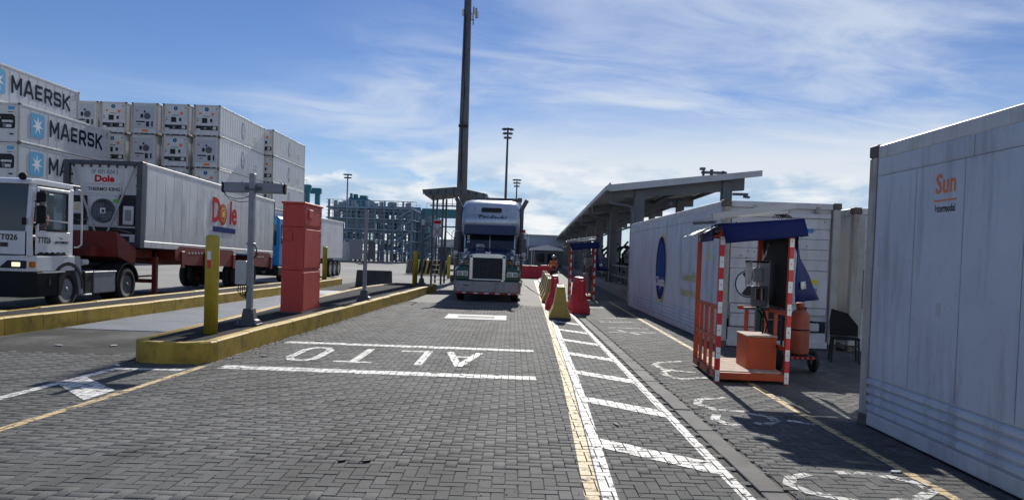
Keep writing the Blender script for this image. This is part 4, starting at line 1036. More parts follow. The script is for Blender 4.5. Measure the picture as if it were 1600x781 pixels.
def worker(loc, rz, label):
    t = thing('person', label, 'person', loc, rz)
    # body
    J = [(0, 0, .95, .10, .085), (0, 0, 1.15, .105, .085), (0, .0, 1.35, .12, .09), (0, 0, 1.47, .055, .055), (0, -.01, 1.55, .050, .052), (0, -.015, 1.64, .078, .092), (0, -.01, 1.72, .062, .072)]
    E = [(0, 1), (1, 2), (2, 3), (3, 4), (4, 5), (5, 6)]
    for s in (-1, 1):
        k = len(J)
        J += [(s * .17, 0, 1.40, .055, .055), (s * .235, .02, 1.16, .043, .043), (s * .14, -.18, 1.06, .033, .033)]
        E += [(2, k), (k, k + 1), (k + 1, k + 2)]; hand(J, E, k + 2, s, (-s * .07, -.05, -.01))
        k = len(J)
        J += [(s * .095, 0, .86, .082, .085), (s * .11, -.02, .48, .058, .060), (s * .12, .02, .09, .042, .045), (s * .125, -.14, .035, .038, .030)]
        E += [(0, k), (k, k + 1), (k + 1, k + 2), (k + 2, k + 3)]
    body = skin_mesh('body', m_skin, t, J, E)
    J = [(0, 0, .92, .135, .11), (0, 0, 1.15, .14, .11), (0, 0, 1.36, .15, .11), (0, 0, 1.45, .085, .075)]; E = [(0, 1), (1, 2), (2, 3)]
    for s in (-1, 1):
        k = len(J); J += [(s * .18, 0, 1.40, .075, .072), (s * .24, .02, 1.16, .060, .060), (s * .15, -.17, 1.065, .046, .046)]; E += [(2, k), (k, k + 1), (k + 1, k + 2)]
    skin_mesh('jacket', m_vest, t, J, E)
    J = [(0, 0, .95, .13, .10)]; E = []
    for s in (-1, 1):
        k = len(J); J += [(s * .095, 0, .84, .096, .095), (s * .11, -.02, .48, .075, .075), (s * .12, .02, .12, .062, .062)]; E += [(0, k), (k, k + 1), (k + 1, k + 2)]
    skin_mesh('trousers', m_trous, t, J, E)
    for s in (-1, 1):
        MB().loft([[(s * .12 - .05, -.20, 0), (s * .12 + .05, -.20, 0), (s * .12 + .05, .09, 0), (s * .12 - .05, .09, 0)], [(s * .12 - .045, -.17, .07), (s * .12 + .045, -.17, .07), (s * .12 + .05, .08, .12), (s * .12 - .05, .08, .12)]]).build('boot', m_blackp, t, bevel=.015)
    b = MB(); b.lathe([(.125, 1.685), (.122, 1.70), (.11, 1.76), (.075, 1.81), (.01, 1.825)], (0, -.01, 0), 'z', 20); b.box(-.07, .07, -.17, -.10, 1.685, 1.697, .004); b.build('helmet', m_twhite, t)
    b = MB(); b.box(-.05, -.022, -.115, -.10, 1.655, 1.668); b.box(.022, .05, -.115, -.10, 1.655, 1.668); b.build('eyes', m_black, t)
    b = MB(); b.loft([[(-.018, -.10, 1.61), (.018, -.10, 1.61), (.010, -.10, 1.66), (-.010, -.10, 1.66)], [(-.006, -.128, 1.62), (.006, -.128, 1.62), (.004, -.112, 1.65), (-.004, -.112, 1.65)]]); b.build('nose', m_skin, t)
    b = MB()
    for z in (1.06, 1.22): b.lathe([(.168, z), (.170, z + .045)], (0, 0, 0), 'z', 24)
    for v in b.bm.verts: v.co.y *= .78
    b.build('reflective_band', m_rail, t)
    MB().box(-.09, .09, -.27, -.25, 1.02, 1.14, .006).build('clipboard', m_dark, t)
    return t
worker((2.47, 44.5, 0), R(4), 'worker in orange jacket and white helmet walking beside the row of barriers')
def driver():
    t = thing('person', 'driver in an orange vest sitting behind the side window of the white tractor', 'person', (-11.75, 18.25, 1.75))
    J = [(0, .05, .02, .14, .12), (0, .06, .25, .14, .11), (0, .04, .48, .15, .11), (0, .01, .60, .06, .06), (0, -.02, .67, .05, .055), (0, -.03, .76, .08, .095), (0, -.02, .84, .06, .07)]
    E = [(0, 1), (1, 2), (2, 3), (3, 4), (4, 5), (5, 6)]
    for s in (-1, 1):
        k = len(J); J += [(s * .19, .02, .52, .06, .06), (s * .25, -.12, .28, .045, .045), (s * .16, -.42, .36, .034, .034)]; E += [(2, k), (k, k + 1), (k + 1, k + 2)]; hand(J, E, k + 2, s, (0, -.08, .02))
        k = len(J); J += [(s * .11, -.1, .0, .09, .09), (s * .13, -.5, .02, .07, .07), (s * .13, -.55, -.38, .05, .05)]; E += [(0, k), (k, k + 1), (k + 1, k + 2)]
    skin_mesh('body', m_skin, t, J, E)
    J = [(0, .05, .02, .16, .14), (0, .06, .25, .165, .125), (0, .04, .48, .17, .125), (0, .02, .57, .09, .08)]; E = [(0, 1), (1, 2), (2, 3)]
    for s in (-1, 1):
        k = len(J); J += [(s * .20, .02, .52, .078, .078), (s * .26, -.12, .28, .062, .062)]; E += [(2, k), (k, k + 1)]
    skin_mesh('vest', m_vest, t, J, E)
    MB().lathe([(.105, .79), (.10, .86), (.06, .90), (.01, .905)], (0, -.02, 0), 'z', 16).build('hair', m_blackp, t)
driver()

# ------------------------------------------------------------------ highway truck in the lane
TX, TY = -.90, 27.0
tk = thing('highway_truck', 'green and white long nose highway truck facing the camera in the lane', 'truck', (TX, TY, 0))
b = MB()
b.prism([(-1.24, .24), (-1.16, .06), (-.75, 0), (.75, 0), (1.16, .06), (1.24, .24), (1.24, .30), (-1.24, .30)], 'z', .33, .755)
b.build('bumper', m_bumper, tk, bevel=.03)
b = MB(); b.prism([(-1.20, .30), (-1.14, .10), (-.75, .03), (.75, .03), (1.14, .10), (1.20, .30)], 'z', .27, .33); b.build('air_dam', m_chassis, tk)
for k in range(12):
    x = -1.10 + k * .2; yy = .0 if abs(x + .09) < .7 else .045
    MB().box(x, x + .17, yy - .012, yy + .01, .285, .332).build('reflective_tape', m_twhite if k % 2 else m_tred, tk)
pl = MB().box(-1.02, -.68, -.022, -.002, .52, .66, .004).build('number_plate', m_lgrey, tk)
text('lettering', 'C 154023', .085, m_navyd, tk, (-.85, -.026, .59), '-y', bold=.003)
# grille
b = MB(); b.box(-.67, -.53, -.02, .10, .78, 1.70, .02); b.box(.53, .67, -.02, .10, .78, 1.70, .02); b.box(-.53, .53, -.02, .10, .78, .84, .012)
b.prism([(-.67, 1.60), (.67, 1.60), (.60, 1.72), (.40, 1.755), (-.40, 1.755), (-.60, 1.72)], 'y', -.02, .10); gf = b.build('grille_surround', m_chrome, tk, bevel=.012)
MB().box(-.53, .53, .05, .09, .84, 1.60).build('radiator', m_dark, tk)
for k in range(17):
    z = .865 + k * .043; MB().box(-.53, .53, .022, .052, z, z + .010).build('grille_bar', m_steel_dk, tk)
for k in range(9): MB().box(-.40 + k * .1 - .004, -.40 + k * .1 + .004, .03, .05, .84, 1.60).build('grille_strut', m_steel_dk, tk)
b = MB(); b.prism([(-.10, 1.80), (-.02, 1.775), (.02, 1.775), (.10, 1.80), (.09, 1.83), (0, 1.80), (-.09, 1.83)], 'y', .02, .06); b.build('hood_badge', m_chrome, tk)
# hood: a long tapering shell
def sect(hw, zb, zt_, y, r): return [(-hw, y, zb), (-hw, y, zt_ - r), (-hw + r * .45, y, zt_ - r * .25), (-hw + r * 1.3, y, zt_), (hw - r * 1.3, y, zt_), (hw - r * .45, y, zt_ - r * .25), (hw, y, zt_ - r), (hw, y, zb)]
b = MB(); b.loft([sect(.68, .80, 1.74, .102, .12), sect(.72, .80, 1.80, .18, .16), sect(.82, .85, 1.88, .8, .20), sect(.97, .95, 1.97, 1.55, .22)]); b.build('hood', m_cabblue, tk, bevel=.02, smooth=False)
for s in (-1, 1): MB().loft([[(s * .684, .03, .80), (s * .684, .03, 1.55), (s * .70, .10, 1.60), (s * .70, .10, .80)], [(s * .975, 1.54, .95), (s * .975, 1.54, 1.70), (s * .99, 1.56, 1.70), (s * .99, 1.56, .95)]]).build('hood_flank', m_cabgreen, tk)
for s in (-1, 1):
    fe = MB()
    fe.loft([[(s * .66, .04, .76), (s * 1.18, .08, .76), (s * 1.18, .07, 1.10), (s * 1.10, .06, 1.20), (s * .66, .04, 1.24)],
             [(s * .66, .5, .78), (s * 1.22, .5, .78), (s * 1.22, .5, 1.20), (s * 1.12, .5, 1.30), (s * .66, .5, 1.36)],
             [(s * .70, 1.4, .76), (s * 1.22, 1.5, .62), (s * 1.22, 1.45, 1.05), (s * 1.12, 1.4, 1.25), (s * .70, 1.4, 1.32)]])
    fen = fe.build('fender', m_cabgreen, tk, bevel=.05)
    MB().box(s * .70, s * 1.12, .02, .08, .92, 1.10, .015).build('headlight_bezel', m_chrome, tk)
    for x0 in (.73, .93): MB().box(s * x0, s * (x0 + .17), .005, .03, .945, 1.075, .01).build('headlight', m_lamp, tk)
    MB().box(s * 1.13, s * 1.17, .03, .14, .95, 1.06, .01).build('marker_lamp', m_lamp, tk)
    MB().lathe([(.01, -.05), (.06, -.04), (.07, 0), (.06, .05), (.01, .06)], (s * .78, .42, 1.42), 'z', 14).build('turn_signal', m_amber, tk)
    # air cleaner with louvres and a mirror
    ac = MB().cyl((s * 1.04, 1.78, 1.0), (s * 1.04, 1.78, 1.78), .15, n=20).build('air_cleaner', m_chrome, tk)
    for k in range(7): MB().cyl((s * 1.04, 1.78, 1.30 + k * .065), (s * 1.04, 1.78, 1.325 + k * .065), .156, n=20).build('louvre', m_dark, ac)
    MB().lathe([(.01, 0), (.09, .01), (.11, .05), (.09, .10), (.01, .12)], (s * .86, .52, 1.60), 'y', 14).build('hood_mirror', m_chrome, tk)
    MB().tube([(s * .80, .62, 1.36), (s * .84, .58, 1.5), (s * .86, .58, 1.6)], .014).build('mirror_stalk', m_chrome, tk)
    st = MB(); st.tube([(s * 1.20, 2.35, .9), (s * 1.20, 2.35, 3.45), (s * 1.22, 2.35, 3.58), (s * 1.30, 2.35, 3.74), (s * 1.40, 2.35, 3.92)], .085, 12)
    st.build('exhaust_stack', m_chrome if False else m_steel_dk, tk)
    MB().cyl((s * 1.20, 2.35, 1.5), (s * 1.20, 2.35, 2.6), .125, n=16).build('heat_shield', m_steel_dk, tk)
    b = MB()
    for dx_ in (.30, .40): b.tube([(s * (.98 + .0), 1.75, 2.55), (s * (1.02 + dx_), 1.70, 2.60), (s * (1.08 + dx_), 1.70, 2.52), (s * (1.08 + dx_), 1.70, 1.62), (s * (1.0 + dx_), 1.70, 1.56), (s * .98, 1.75, 1.60)], .014)
    b.build('mirror_arm', m_chrome, tk)
    MB().box(s * 1.20, s * 1.40, 1.66, 1.74, 1.85, 2.38, .02).build('mirror', m_steel_dk, tk)
    MB().lathe([(.01, -.03), (.10, -.02), (.10, .02), (.01, .03)], (s * 1.32, 1.70, 1.76), 'y', 16).build('round_mirror', m_rail, tk)
    wheel(tk, (s * 1.02, .95, .51), .51, .28, s, m_chrome)
    MB().cyl((s * 1.02, 2.2, .62), (s * 1.02, 3.8, .62), .30, n=20).build('fuel_tank', m_chrome, tk)
    for y in (4.9, 6.2):
        for dx_, f in ((1.03, s), (.70, -s)): wheel(tk, (s * dx_, y, .51), .51, .27, f, m_galv)
MB().box(-.46, .46, .3, 7.0, .62, .86, .02).build('chassis', m_blacks, tk)
# cab
b = MB(); b.loft([[(-.98, 1.52, .95), (.98, 1.52, .95), (1.05, 2.9, .95), (-1.05, 2.9, .95)], [(-.98, 1.52, 1.94), (.98, 1.52, 1.94), (1.05, 2.9, 1.94), (-1.05, 2.9, 1.94)]]); b.build('cab_lower', m_silver, tk)
for s in (-1, 1):
    b = MB(); b.prism([(1.50, 1.93), (1.60, 1.93), (1.78, 2.82), (1.66, 2.82)], 'x', s * .94, s * .985); b.build('windscreen_pillar', m_silver, tk)
    b = MB(); b.prism([(1.56, 1.96), (1.72, 2.60), (1.735, 2.60), (1.575, 1.96)], 'x', s * .02, s * .94); b.build('windscreen', m_glass, tk)
    b = MB(); b.box(s * .97, s * 1.03, 2.45, 2.95, 1.94, 2.85); b.build('cab_side', m_silver, tk)
    MB().box(s * .985, s * .995, 1.75, 2.45, 1.98, 2.6).build('side_window', m_glass, tk)
    b = MB(); b.bar((s * .42, 1.50, 1.99), (s * .12, 1.60, 2.14), .016, .012); b.build('wiper', m_blackp, tk)
b = MB(); b.prism([(1.535, 1.95), (1.72, 2.62), (1.75, 2.62), (1.57, 1.95)], 'x', -.02, .02); b.build('windscreen_divider', m_silver, tk)
MB().box(-.98, .98, 1.47, 1.62, 1.93, 1.975, .01).build('cowl', m_cabblue, tk)
b = MB(); b.prism([(1.28, 2.47), (1.26, 2.50), (1.56, 2.86), (1.66, 2.86), (1.66, 2.82)], 'x', -1.0, 1.0); b.build('sun_visor', m_cabblue, tk, bevel=.01)
MB().box(-.52, -.20, 1.565, 1.572, 2.0, 2.12).build('paper_card', m_lgrey, tk)
for z in (2.16, 2.28, 2.38): MB().box(-.88, -.78, 1.585 + (z - 2.1) * .25, 1.59 + (z - 2.1) * .25, z, z + .08).build('window_sticker', m_rail, tk)
# sleeper with raised roof
def rsec(hw, y0, y1, z, r): return [(-hw + r, y0, z), (hw - r, y0, z), (hw - r * .3, y0 + r * .3, z), (hw, y0 + r, z), (hw, y1, z), (-hw, y1, z), (-hw, y0 + r, z), (-hw + r * .3, y0 + r * .3, z)]
b = MB(); b.loft([rsec(1.14, 2.5, 4.9, .95, .12), rsec(1.14, 2.3, 4.9, 2.4, .15), rsec(1.13, 1.70, 4.9, 2.80, .18), rsec(1.13, 1.82, 4.9, 3.25, .22), rsec(1.12, 2.05, 4.9, 3.60, .28), rsec(1.06, 2.35, 4.9, 3.80, .34), rsec(.92, 2.75, 4.8, 3.89, .36)])
b.build('sleeper', m_silver, tk, smooth=True, bevel=0)
b = MB(); b.prism(rrect(.08, .4), 'y', 0, .08)
for v in b.bm.verts: v.co = Vector((v.co.x * .80 + .02, v.co.y + 1.86, v.co.z * .155 + 3.47))
b.build('roof_window', m_dark, tk)
text('lettering', 'Titiditchi', .30, m_navyd, tk, (.0, 1.79, 3.14), '-y', bold=.004, shear=.35, sx=1.05)
for x in (-.62, .62): MB().bar((x, 1.715, 2.88), (x * 1.02, 1.99, 3.58), .014, .012).build('panel_seam', m_grey, tk)
b = MB(); b.cyl((1.32, 2.0, 2.62), (1.32, 2.0, 2.74), .05, n=12); b.build('beacon', m_tred, tk)

ct = thing('semi_trailer', 'container trailer coupled behind the green and white truck, only its top edge showing', 'trailer', (TX, TY, 0))
MB().box(-1.21, 1.21, 5.5, 17.6, 1.32, 4.18, .02).build('box_body', m_cont, ct)
MB().box(-1.225, 1.225, 5.46, 5.6, 4.06, 4.21, .01).build('end_rail', m_steel_dk, ct)
for x in (-1.14, 1.14): MB().box(x - .09, x + .09, 5.43, 5.62, 4.08, 4.24, .01).build('corner_casting', m_cast, ct)
MB().box(-.5, .5, 5.6, 17.4, .95, 1.3).build('chassis', m_chassis, ct)
for y in (14.6, 16.0):
    for x, f in ((-1.02, -1), (1.02, 1)): wheel(ct, (x, y, .5), .5, .3, f, m_galv)

# ------------------------------------------------------------------ barriers
def jersey_profile(w, h, top): return [(-w / 2, 0), (w / 2, 0), (w / 2, .08 * h), (w / 2 * .62, .38 * h), (top / 2, h), (-top / 2, h), (-w / 2 * .62, .38 * h), (-w / 2, .08 * h)]
def concrete_barrier(x, y, rz, L, m, label, w=.62, h=.92, group='concrete barriers lined up beside the lane', stripes=False):
    t = thing('concrete_barrier', label, 'barrier', (x, y, 0), rz, group)
    MB().prism(jersey_profile(w, h, .21), 'y', 0, L).build('block', m, t, bevel=.02)
    if stripes:
        n = 7
        for k in range(n):
            b = MB(); y0 = L * (k + .15) / n; y1 = y0 + L * .5 / n; s_ = -.16
            for sx in (1, -1):
                P = [(w / 2 + .004, .08 * h), (w / 2 * .62 + .004, .38 * h), (.105 + .004, h)]
                pts = [(sx * P[0][0], y0, P[0][1]), (sx * P[0][0], y1, P[0][1]), (sx * P[1][0], y1 + s_ * .4, P[1][1]), (sx * P[1][0], y0 + s_ * .4, P[1][1])]
                b.face(pts); pts = [(sx * P[1][0], y0 + s_ * .4, P[1][1]), (sx * P[1][0], y1 + s_ * .4, P[1][1]), (sx * P[2][0], max(0, y1 + s_), P[2][1]), (sx * P[2][0], max(0, y0 + s_), P[2][1])]
                b.face(pts)
            b.build('stripe', m_blackp, t)
    else:
        for yy in (L * .22, L * .78): MB().box(-.07, .07, yy - .06, yy + .06, h - .02, h + .015, .004).build('lifting_eye', m_conc_dk, t)
        MB().box(-w / 2 * .9, w / 2 * .9, -.004, .03, .0, .07, .004).build('foot', m_conc_dk, t)
    return t
concrete_barrier(1.36, 20.3, R(-3), 1.9, m_pyelc, 'yellow concrete barrier, nearest of the row beside the lane')
MB_P = bpy.data.objects[-1] if False else None
def plastic_barrier(x, y, rz, L, label, h=1.12, w=.58):
    t = thing('plastic_barrier', label, 'barrier', (x, y, 0), rz, 'red plastic barriers')
    b = MB(); b.loft([[( -w / 2, 0, .0), (w / 2, 0, .0), (w / 2, L, .0), (-w / 2, L, .0)], [(-w / 2, 0, .16), (w / 2, 0, .16), (w / 2, L, .16), (-w / 2, L, .16)],
                      [(-.15, .05, .55), (.15, .05, .55), (.15, L - .05, .55), (-.15, L - .05, .55)], [(-.115, .06, h - .12), (.115, .06, h - .12), (.115, L - .06, h - .12), (-.115, L - .06, h - .12)],
                      [(-.09, .16, h), (.09, .16, h), (.09, L - .16, h), (-.09, L - .16, h)]])
    b.build('shell', m_pred, t, bevel=.03)
    for yy in (L * .3, L * .7): MB().box(-.20, .20, yy - .09, yy + .09, .20, .32, .02).build('fork_slot', mat('dark_red_plastic', (.22, .012, .02), .5), t)
    MB().cyl((0, L * .5, h - .01), (0, L * .5, h + .03), .05, n=12).build('filler_cap', m_pred, t)
    MB().box(-.06, .06, -.03, .07, h * .35, h * .92, .015).build('joint_lug', m_pred, t)
    return t
plastic_barrier(1.42, 24.2, R(-2), 1.25, 'red plastic barrier leaning into the row behind the nearest yellow concrete barrier')
plastic_barrier(2.17, 22.8, R(4), 1.2, 'red plastic barrier standing alone to the right of the yellow concrete barrier')
for k, y in enumerate((27.4, 30.2, 33.2, 36.4, 39.8)):
    concrete_barrier(1.36 + (y - 24) * .026, y, R(-2), 2.0, m_pyelc if k in (0, 2) else m_conc, ('yellow stained', 'grey', 'dull yellow', 'pale grey', 'farthest grey')[k] + ' concrete barrier in the line between the red barrier and the worker')
plastic_barrier(2.10, 56.5, R(88), 1.5, 'red plastic barrier lying across the end of the lane, right of the truck', h=.98)
plastic_barrier(3.55, 60.0, R(86), 1.4, 'red plastic barrier across the lane end, partly behind the first one', h=1.0)
concrete_barrier(-4.95, 56.8, R(90), 2.4, m_pyelc, 'black and yellow striped barrier left of the truck, nearest the bollard', h=1.1, group='striped barriers across the yard entrance', stripes=True)
concrete_barrier(-7.3, 58.0, R(82), 1.0, m_conc, 'small pale barrier with dark stripes, left of the large striped one', h=1.1, group='striped barriers across the yard entrance', stripes=True)

# ------------------------------------------------------------------ orange booths
def booth(x, y, rz, label):
    t = thing('checkpoint_booth', label, 'booth', (x, y, 0), rz)
    Wb, Db, Hb = 1.06, 1.68, 2.14
    b = MB()
    b.box(0, Wb, 0, .07, .05, .15, .004); b.box(0, Wb, Db - .07, Db, .05, .15, .004); b.box(0, .07, .07, Db - .07, .052, .148, .004); b.box(Wb - .07, Wb, .07, Db - .07, .052, .148, .004)
    b.build('base_frame', m_orange, t)
    for px_, py_ in ((.03, .35), (.03, 1.1)): MB().box(px_ - .035, px_ + .03, py_, py_ + .2, .06, .14).build('fork_pocket', m_dark, t)
    for k in range(6): MB().box(.075, Wb - .075, .08 + k * .255, .08 + k * .255 + .245, .145, .165, .003).build('floor_plank', m_wood, t)
    w = .07
    for px_, py_, tape in ((0, 0, 1), (Wb - w, 0, 1), (0, Db - w, 0), (Wb - w, Db - w, 0)):
        z0 = 0 if tape else .15
        po = MB().box(px_, px_ + w, py_, py_ + w, z0, Hb, .004).build('post', m_orange, t)
        if tape:
            z = .02; k = 0
            while z < Hb - .05:
                h = .165; MB().box(px_ + .004, px_ + w - .004, py_ - .004, py_ + .001, z, min(z + h - .002, Hb - .02)).build('reflective_tape', m_twhite if k % 2 == 0 else m_tred, po)
                if k % 2 == 0: MB().cyl((px_ + w / 2, py_ - .007, z + h / 2), (px_ + w / 2, py_ - .003, z + h / 2), .008, n=6).build('rivet', m_dark, po)
                z += h; k += 1
    # side rails (left)
    for z in (.60, 1.06): MB().box(.008, .058, w, Db - w, z, z + .06, .004).build('rail', m_orange, t)
    for yy in (.45, .85, 1.22): 
        MB().box(.010, .056, yy, yy + .06, .15, .60, .004).build('baluster', m_orange, t); MB().box(.010, .056, yy, yy + .06, .66, 1.06, .004).build('baluster', m_orange, t)
    # right side
    for z in (.48, 1.0): MB().box(Wb - .06, Wb - .01, w, Db - w, z, z + .06, .004).build('rail', m_orange, t)
    for yy in (.6, 1.1): MB().box(Wb - .058, Wb - .012, yy, yy + .06, .15, 1.0, .004).build('baluster', m_orange, t)
    # rear side rail and uprights
    MB().box(.70, Wb - w, Db - .06, Db - .01, .98, 1.04, .004).build('rail', m_orange, t)
    for xx in (.82,): MB().box(xx, xx + .06, Db - .058, Db - .012, .15, .98, .004).build('baluster', m_orange, t)
    # roof frame
    b = MB(); b.box(-.0, Wb, .004, w - .004, Hb, Hb + .06); b.box(0, Wb, Db - w + .004, Db - .004, Hb, Hb + .06); b.box(.004, w, w, Db - w, Hb + .002, Hb + .058); b.box(Wb - w, Wb - .004, w, Db - w, Hb + .002, Hb + .058); b.build('roof_frame', m_orange, t)
    # tarpaulin roof and hanging valances
    def sheet(pts, nu, nv, amp, name='tarpaulin', m=m_tarp, th=.006):
        b = MB(); A, Bq, Cq, Dq = [Vector(p) for p in pts]; V = []
        nrm = (Bq - A).cross(Dq - A).normalized()
        for j in range(nv + 1):
            row = []
            for i in range(nu + 1):
                u, v = i / nu, j / nv; p = A.lerp(Bq, u).lerp(Dq.lerp(Cq, u), v)
                p = p + nrm * amp * (math.sin(u * 9 + v * 3) * .6 + random.uniform(-.5, .5)) * min(1, 4 * min(v, .3))
                row.append(b.bm.verts.new(p))
            V.append(row)
        for j in range(nv):
            for i in range(nu): b.bm.faces.new((V[j][i], V[j][i + 1], V[j + 1][i + 1], V[j + 1][i])).smooth = True
        o = b.build(name, m, t); sd = o.modifiers.new('cloth', 'SOLIDIFY'); sd.thickness = th; return o
    sheet([(-.06, -.12, 2.30), (1.16, -.12, 2.40), (1.16, 1.75, 2.33), (-.06, 1.75, 2.24)], 6, 5, .012, 'tarpaulin_roof')
    sheet([(-.02, -.125, 2.30), (1.14, -.125, 2.41), (1.20, -.15, 2.16), (.05, -.15, 2.02)], 9, 4, .012, 'front_valance')
    sheet([(1.13, .02, 2.40), (1.17, .85, 2.36), (1.72, .80, 1.22), (1.12, .06, 1.20)], 7, 6, .02, 'side_curtain')
    sheet([(1.16, .85, 2.36), (1.15, 1.75, 2.33), (1.18, 1.70, 1.30), (1.25, .95, 1.30)], 5, 6, .02, 'side_curtain')
    sheet([(-.06, 1.2, 2.26), (-.06, .10, 2.30), (-.07, .12, 2.06), (-.07, 1.2, 2.05)], 5, 3, .012, 'side_valance')
    sheet([(1.075, .12, 2.2), (1.075, 1.66, 2.2), (1.075, 1.66, 1.10), (1.075, .12, 1.10)], 5, 6, .012, 'shade_sheet', m_blackp)  # added black sheet, stands for the shade inside the right-hand curtains
    sheet([(-.05, -.05, 2.275), (-.05, .35, 2.265), (-.23, .33, 2.16), (-.22, -.02, 2.17)], 4, 3, .012, 'loose_flap', m_lgrey)
    sheet([(-.05, .55, 2.265), (-.05, 1.35, 2.25), (-.30, 1.30, 2.14), (-.27, .6, 2.15)], 5, 3, .014, 'loose_flap', m_lgrey)
    sheet([(1.22, .15, 1.50), (1.36, .37, 1.51), (1.37, .36, 1.40), (1.23, .15, 1.39)], 2, 2, .0, 'sticker', m_rail)
    # roof battens / lamp channel
    MB().bar((-.16, -.10, 2.40), (1.05, .10, 2.60), .12, .085).build('roof_channel', m_lgrey, t)
    MB().bar((-.20, -.02, 2.37), (1.02, .42, 2.52), .18, .05).build('roof_channel', m_rail, t)
    MB().bar((-.28, .55, 2.32), (.0, .35, 2.345), .10, .04).build('roof_channel', m_steel_dk, t)
    b = MB()
    for k in range(5): b.tube([(.75 + k * .04, .05 + k * .03, 2.42), (.78 + k * .04, .06, 2.46 + .006 * k), (.88 + .03 * k, .08, 2.45), (.9 + k * .03, .05, 2.42)], .008)
    b.build('cable', m_blackp, t)
    # equipment on the rear
    MB().box(.84, 1.02, .98, 1.03, 1.02, 1.80, .01).build('equipment_board', m_lgrey, t)
    b = MB(); b.box(.74, .88, .88, .98, 1.46, 1.68, .012); b.build('switch_box', m_grey, t)
    b = MB(); b.box(.72, .95, .84, .97, 1.08, 1.40, .012); o = b.build('terminal', m_steel_dk, t)
    MB().box(.75, .90, .832, .84, 1.18, 1.36).build('terminal_screen', m_glass, o)
    MB().box(.62, .98, .94, .99, 1.76, 1.79).build('hanger', m_blackp, t); MB().box(.62, .98, .86, 1.0, 1.02, 1.06, .006).build('shelf', m_steel_dk, t)
    sheet([(.62, .93, 1.76), (.72, .93, 1.78), (.71, .93, 1.45), (.62, .93, 1.40)], 3, 4, .02, 'glove_rag', m_rail)
    MB().box(.92, 1.02, 1.30, 1.36, .30, 1.3, .01).build('panel', m_green, t)
    b = MB(); b.tube([(.80, .90, 1.08), (.90, .85, 1.02), (.96, .8, .80), (.90, .78, .66), (.84, .78, .72), (.86, .80, .95), (.82, .9, 1.04)], .016); b.build('cable', m_blackp, t)
    return t
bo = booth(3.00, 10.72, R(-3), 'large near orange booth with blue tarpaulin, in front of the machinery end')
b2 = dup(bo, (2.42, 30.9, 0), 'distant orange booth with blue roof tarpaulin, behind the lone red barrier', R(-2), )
b2['group'] = 'orange checkpoint booths'; bo['group'] = 'orange checkpoint booths'

sx_ = thing('equipment_box', 'orange metal box with dusty top standing on the near booth floor', 'box', (3.75, 11.05, .166), R(-3))
MB().box(-.19, .24, 0, .62, 0, .48, .008).build('box', m_boxor, sx_); MB().box(-.205, .255, -.015, .635, .482, .505, .004).build('lid', m_wood, sx_)

# gas cylinder on a hand cart
gc = thing('gas_cylinder', 'rusty orange gas cylinder strapped upright on the small black cart', 'cylinder', (4.72, 12.05, .30)); gc.scale = (.86, .86, .92)
MB().lathe([(.17, 0), (.185, .03), (.185, .64), (.17, .71), (.11, .77), (.06, .79)], (0, 0, 0), 'z', 24).build('shell', m_cyl, gc)
MB().lathe([(.06, .79), (.07, .82), (.08, .82), (.08, .90), (.05, .91)], (0, 0, 0), 'z', 14).build('valve_guard', m_cyl, gc)
MB().lathe([(.188, .42), (.188, .445)], (0, 0, 0), 'z', 24).build('strap', m_blackp, gc)
ca = thing('hand_cart', 'low black two wheeled cart holding the orange gas cylinder', 'cart', (4.72, 12.05, 0))
b = MB(); b.box(-.28, .22, -.22, .24, .235, .285, .006); b.bar((-.2, .22, .26), (-.2, .24, 1.05), .03); b.bar((.18, .22, .26), (.18, .24, 1.05), .03); b.build('frame', m_blacks, ca)
for k in range(6): MB().box(-.28 + k * .083, -.24 + k * .083, -.228, -.219, .24, .28).build('reflective_tape', m_tred, ca)
for s in (-1, 1):
    w_ = MB().lathe([(.08, -.03), (.16, -.035), (.18, -.02), (.18, .02), (.16, .035), (.08, .03)], (s * .29 - .02, .05, .18), 'x', 20).build('wheel', m_black, ca); MB().cyl((s * .29 - .05, .05, .18), (s * .29 + .01, .05, .18), .05, n=10).build('hub', m_rail, w_)

ch = thing('plastic_chair', 'black chair with a sagging back between the booth and the big container', 'chair', (6.15, 13.55, 0), R(-18))
b = MB(); b.box(-.24, .24, -.22, .22, .42, .45, .01); b.build('seat', m_blackp, ch)
b = MB(); b.loft([[(-.24, .16, .46), (.24, .16, .46), (.24, .20, .46), (-.24, .20, .46)], [(-.25, .21, .70), (.24, .20, .66), (.24, .235, .66), (-.25, .245, .70)], [(-.22, .28, .95), (.06, .27, .88), (.06, .30, .88), (-.22, .31, .95)]]); b.build('backrest', m_blackp, ch)
for x in (-.21, .21):
    for y in (-.19, .19): MB().bar((x, y, .43), (x * 1.12, y * 1.15, 0), .028).build('leg', m_blacks, ch)
MB().box(-.22, .22, -.2, -.18, .30, .325).build('stretcher', m_blacks, ch)

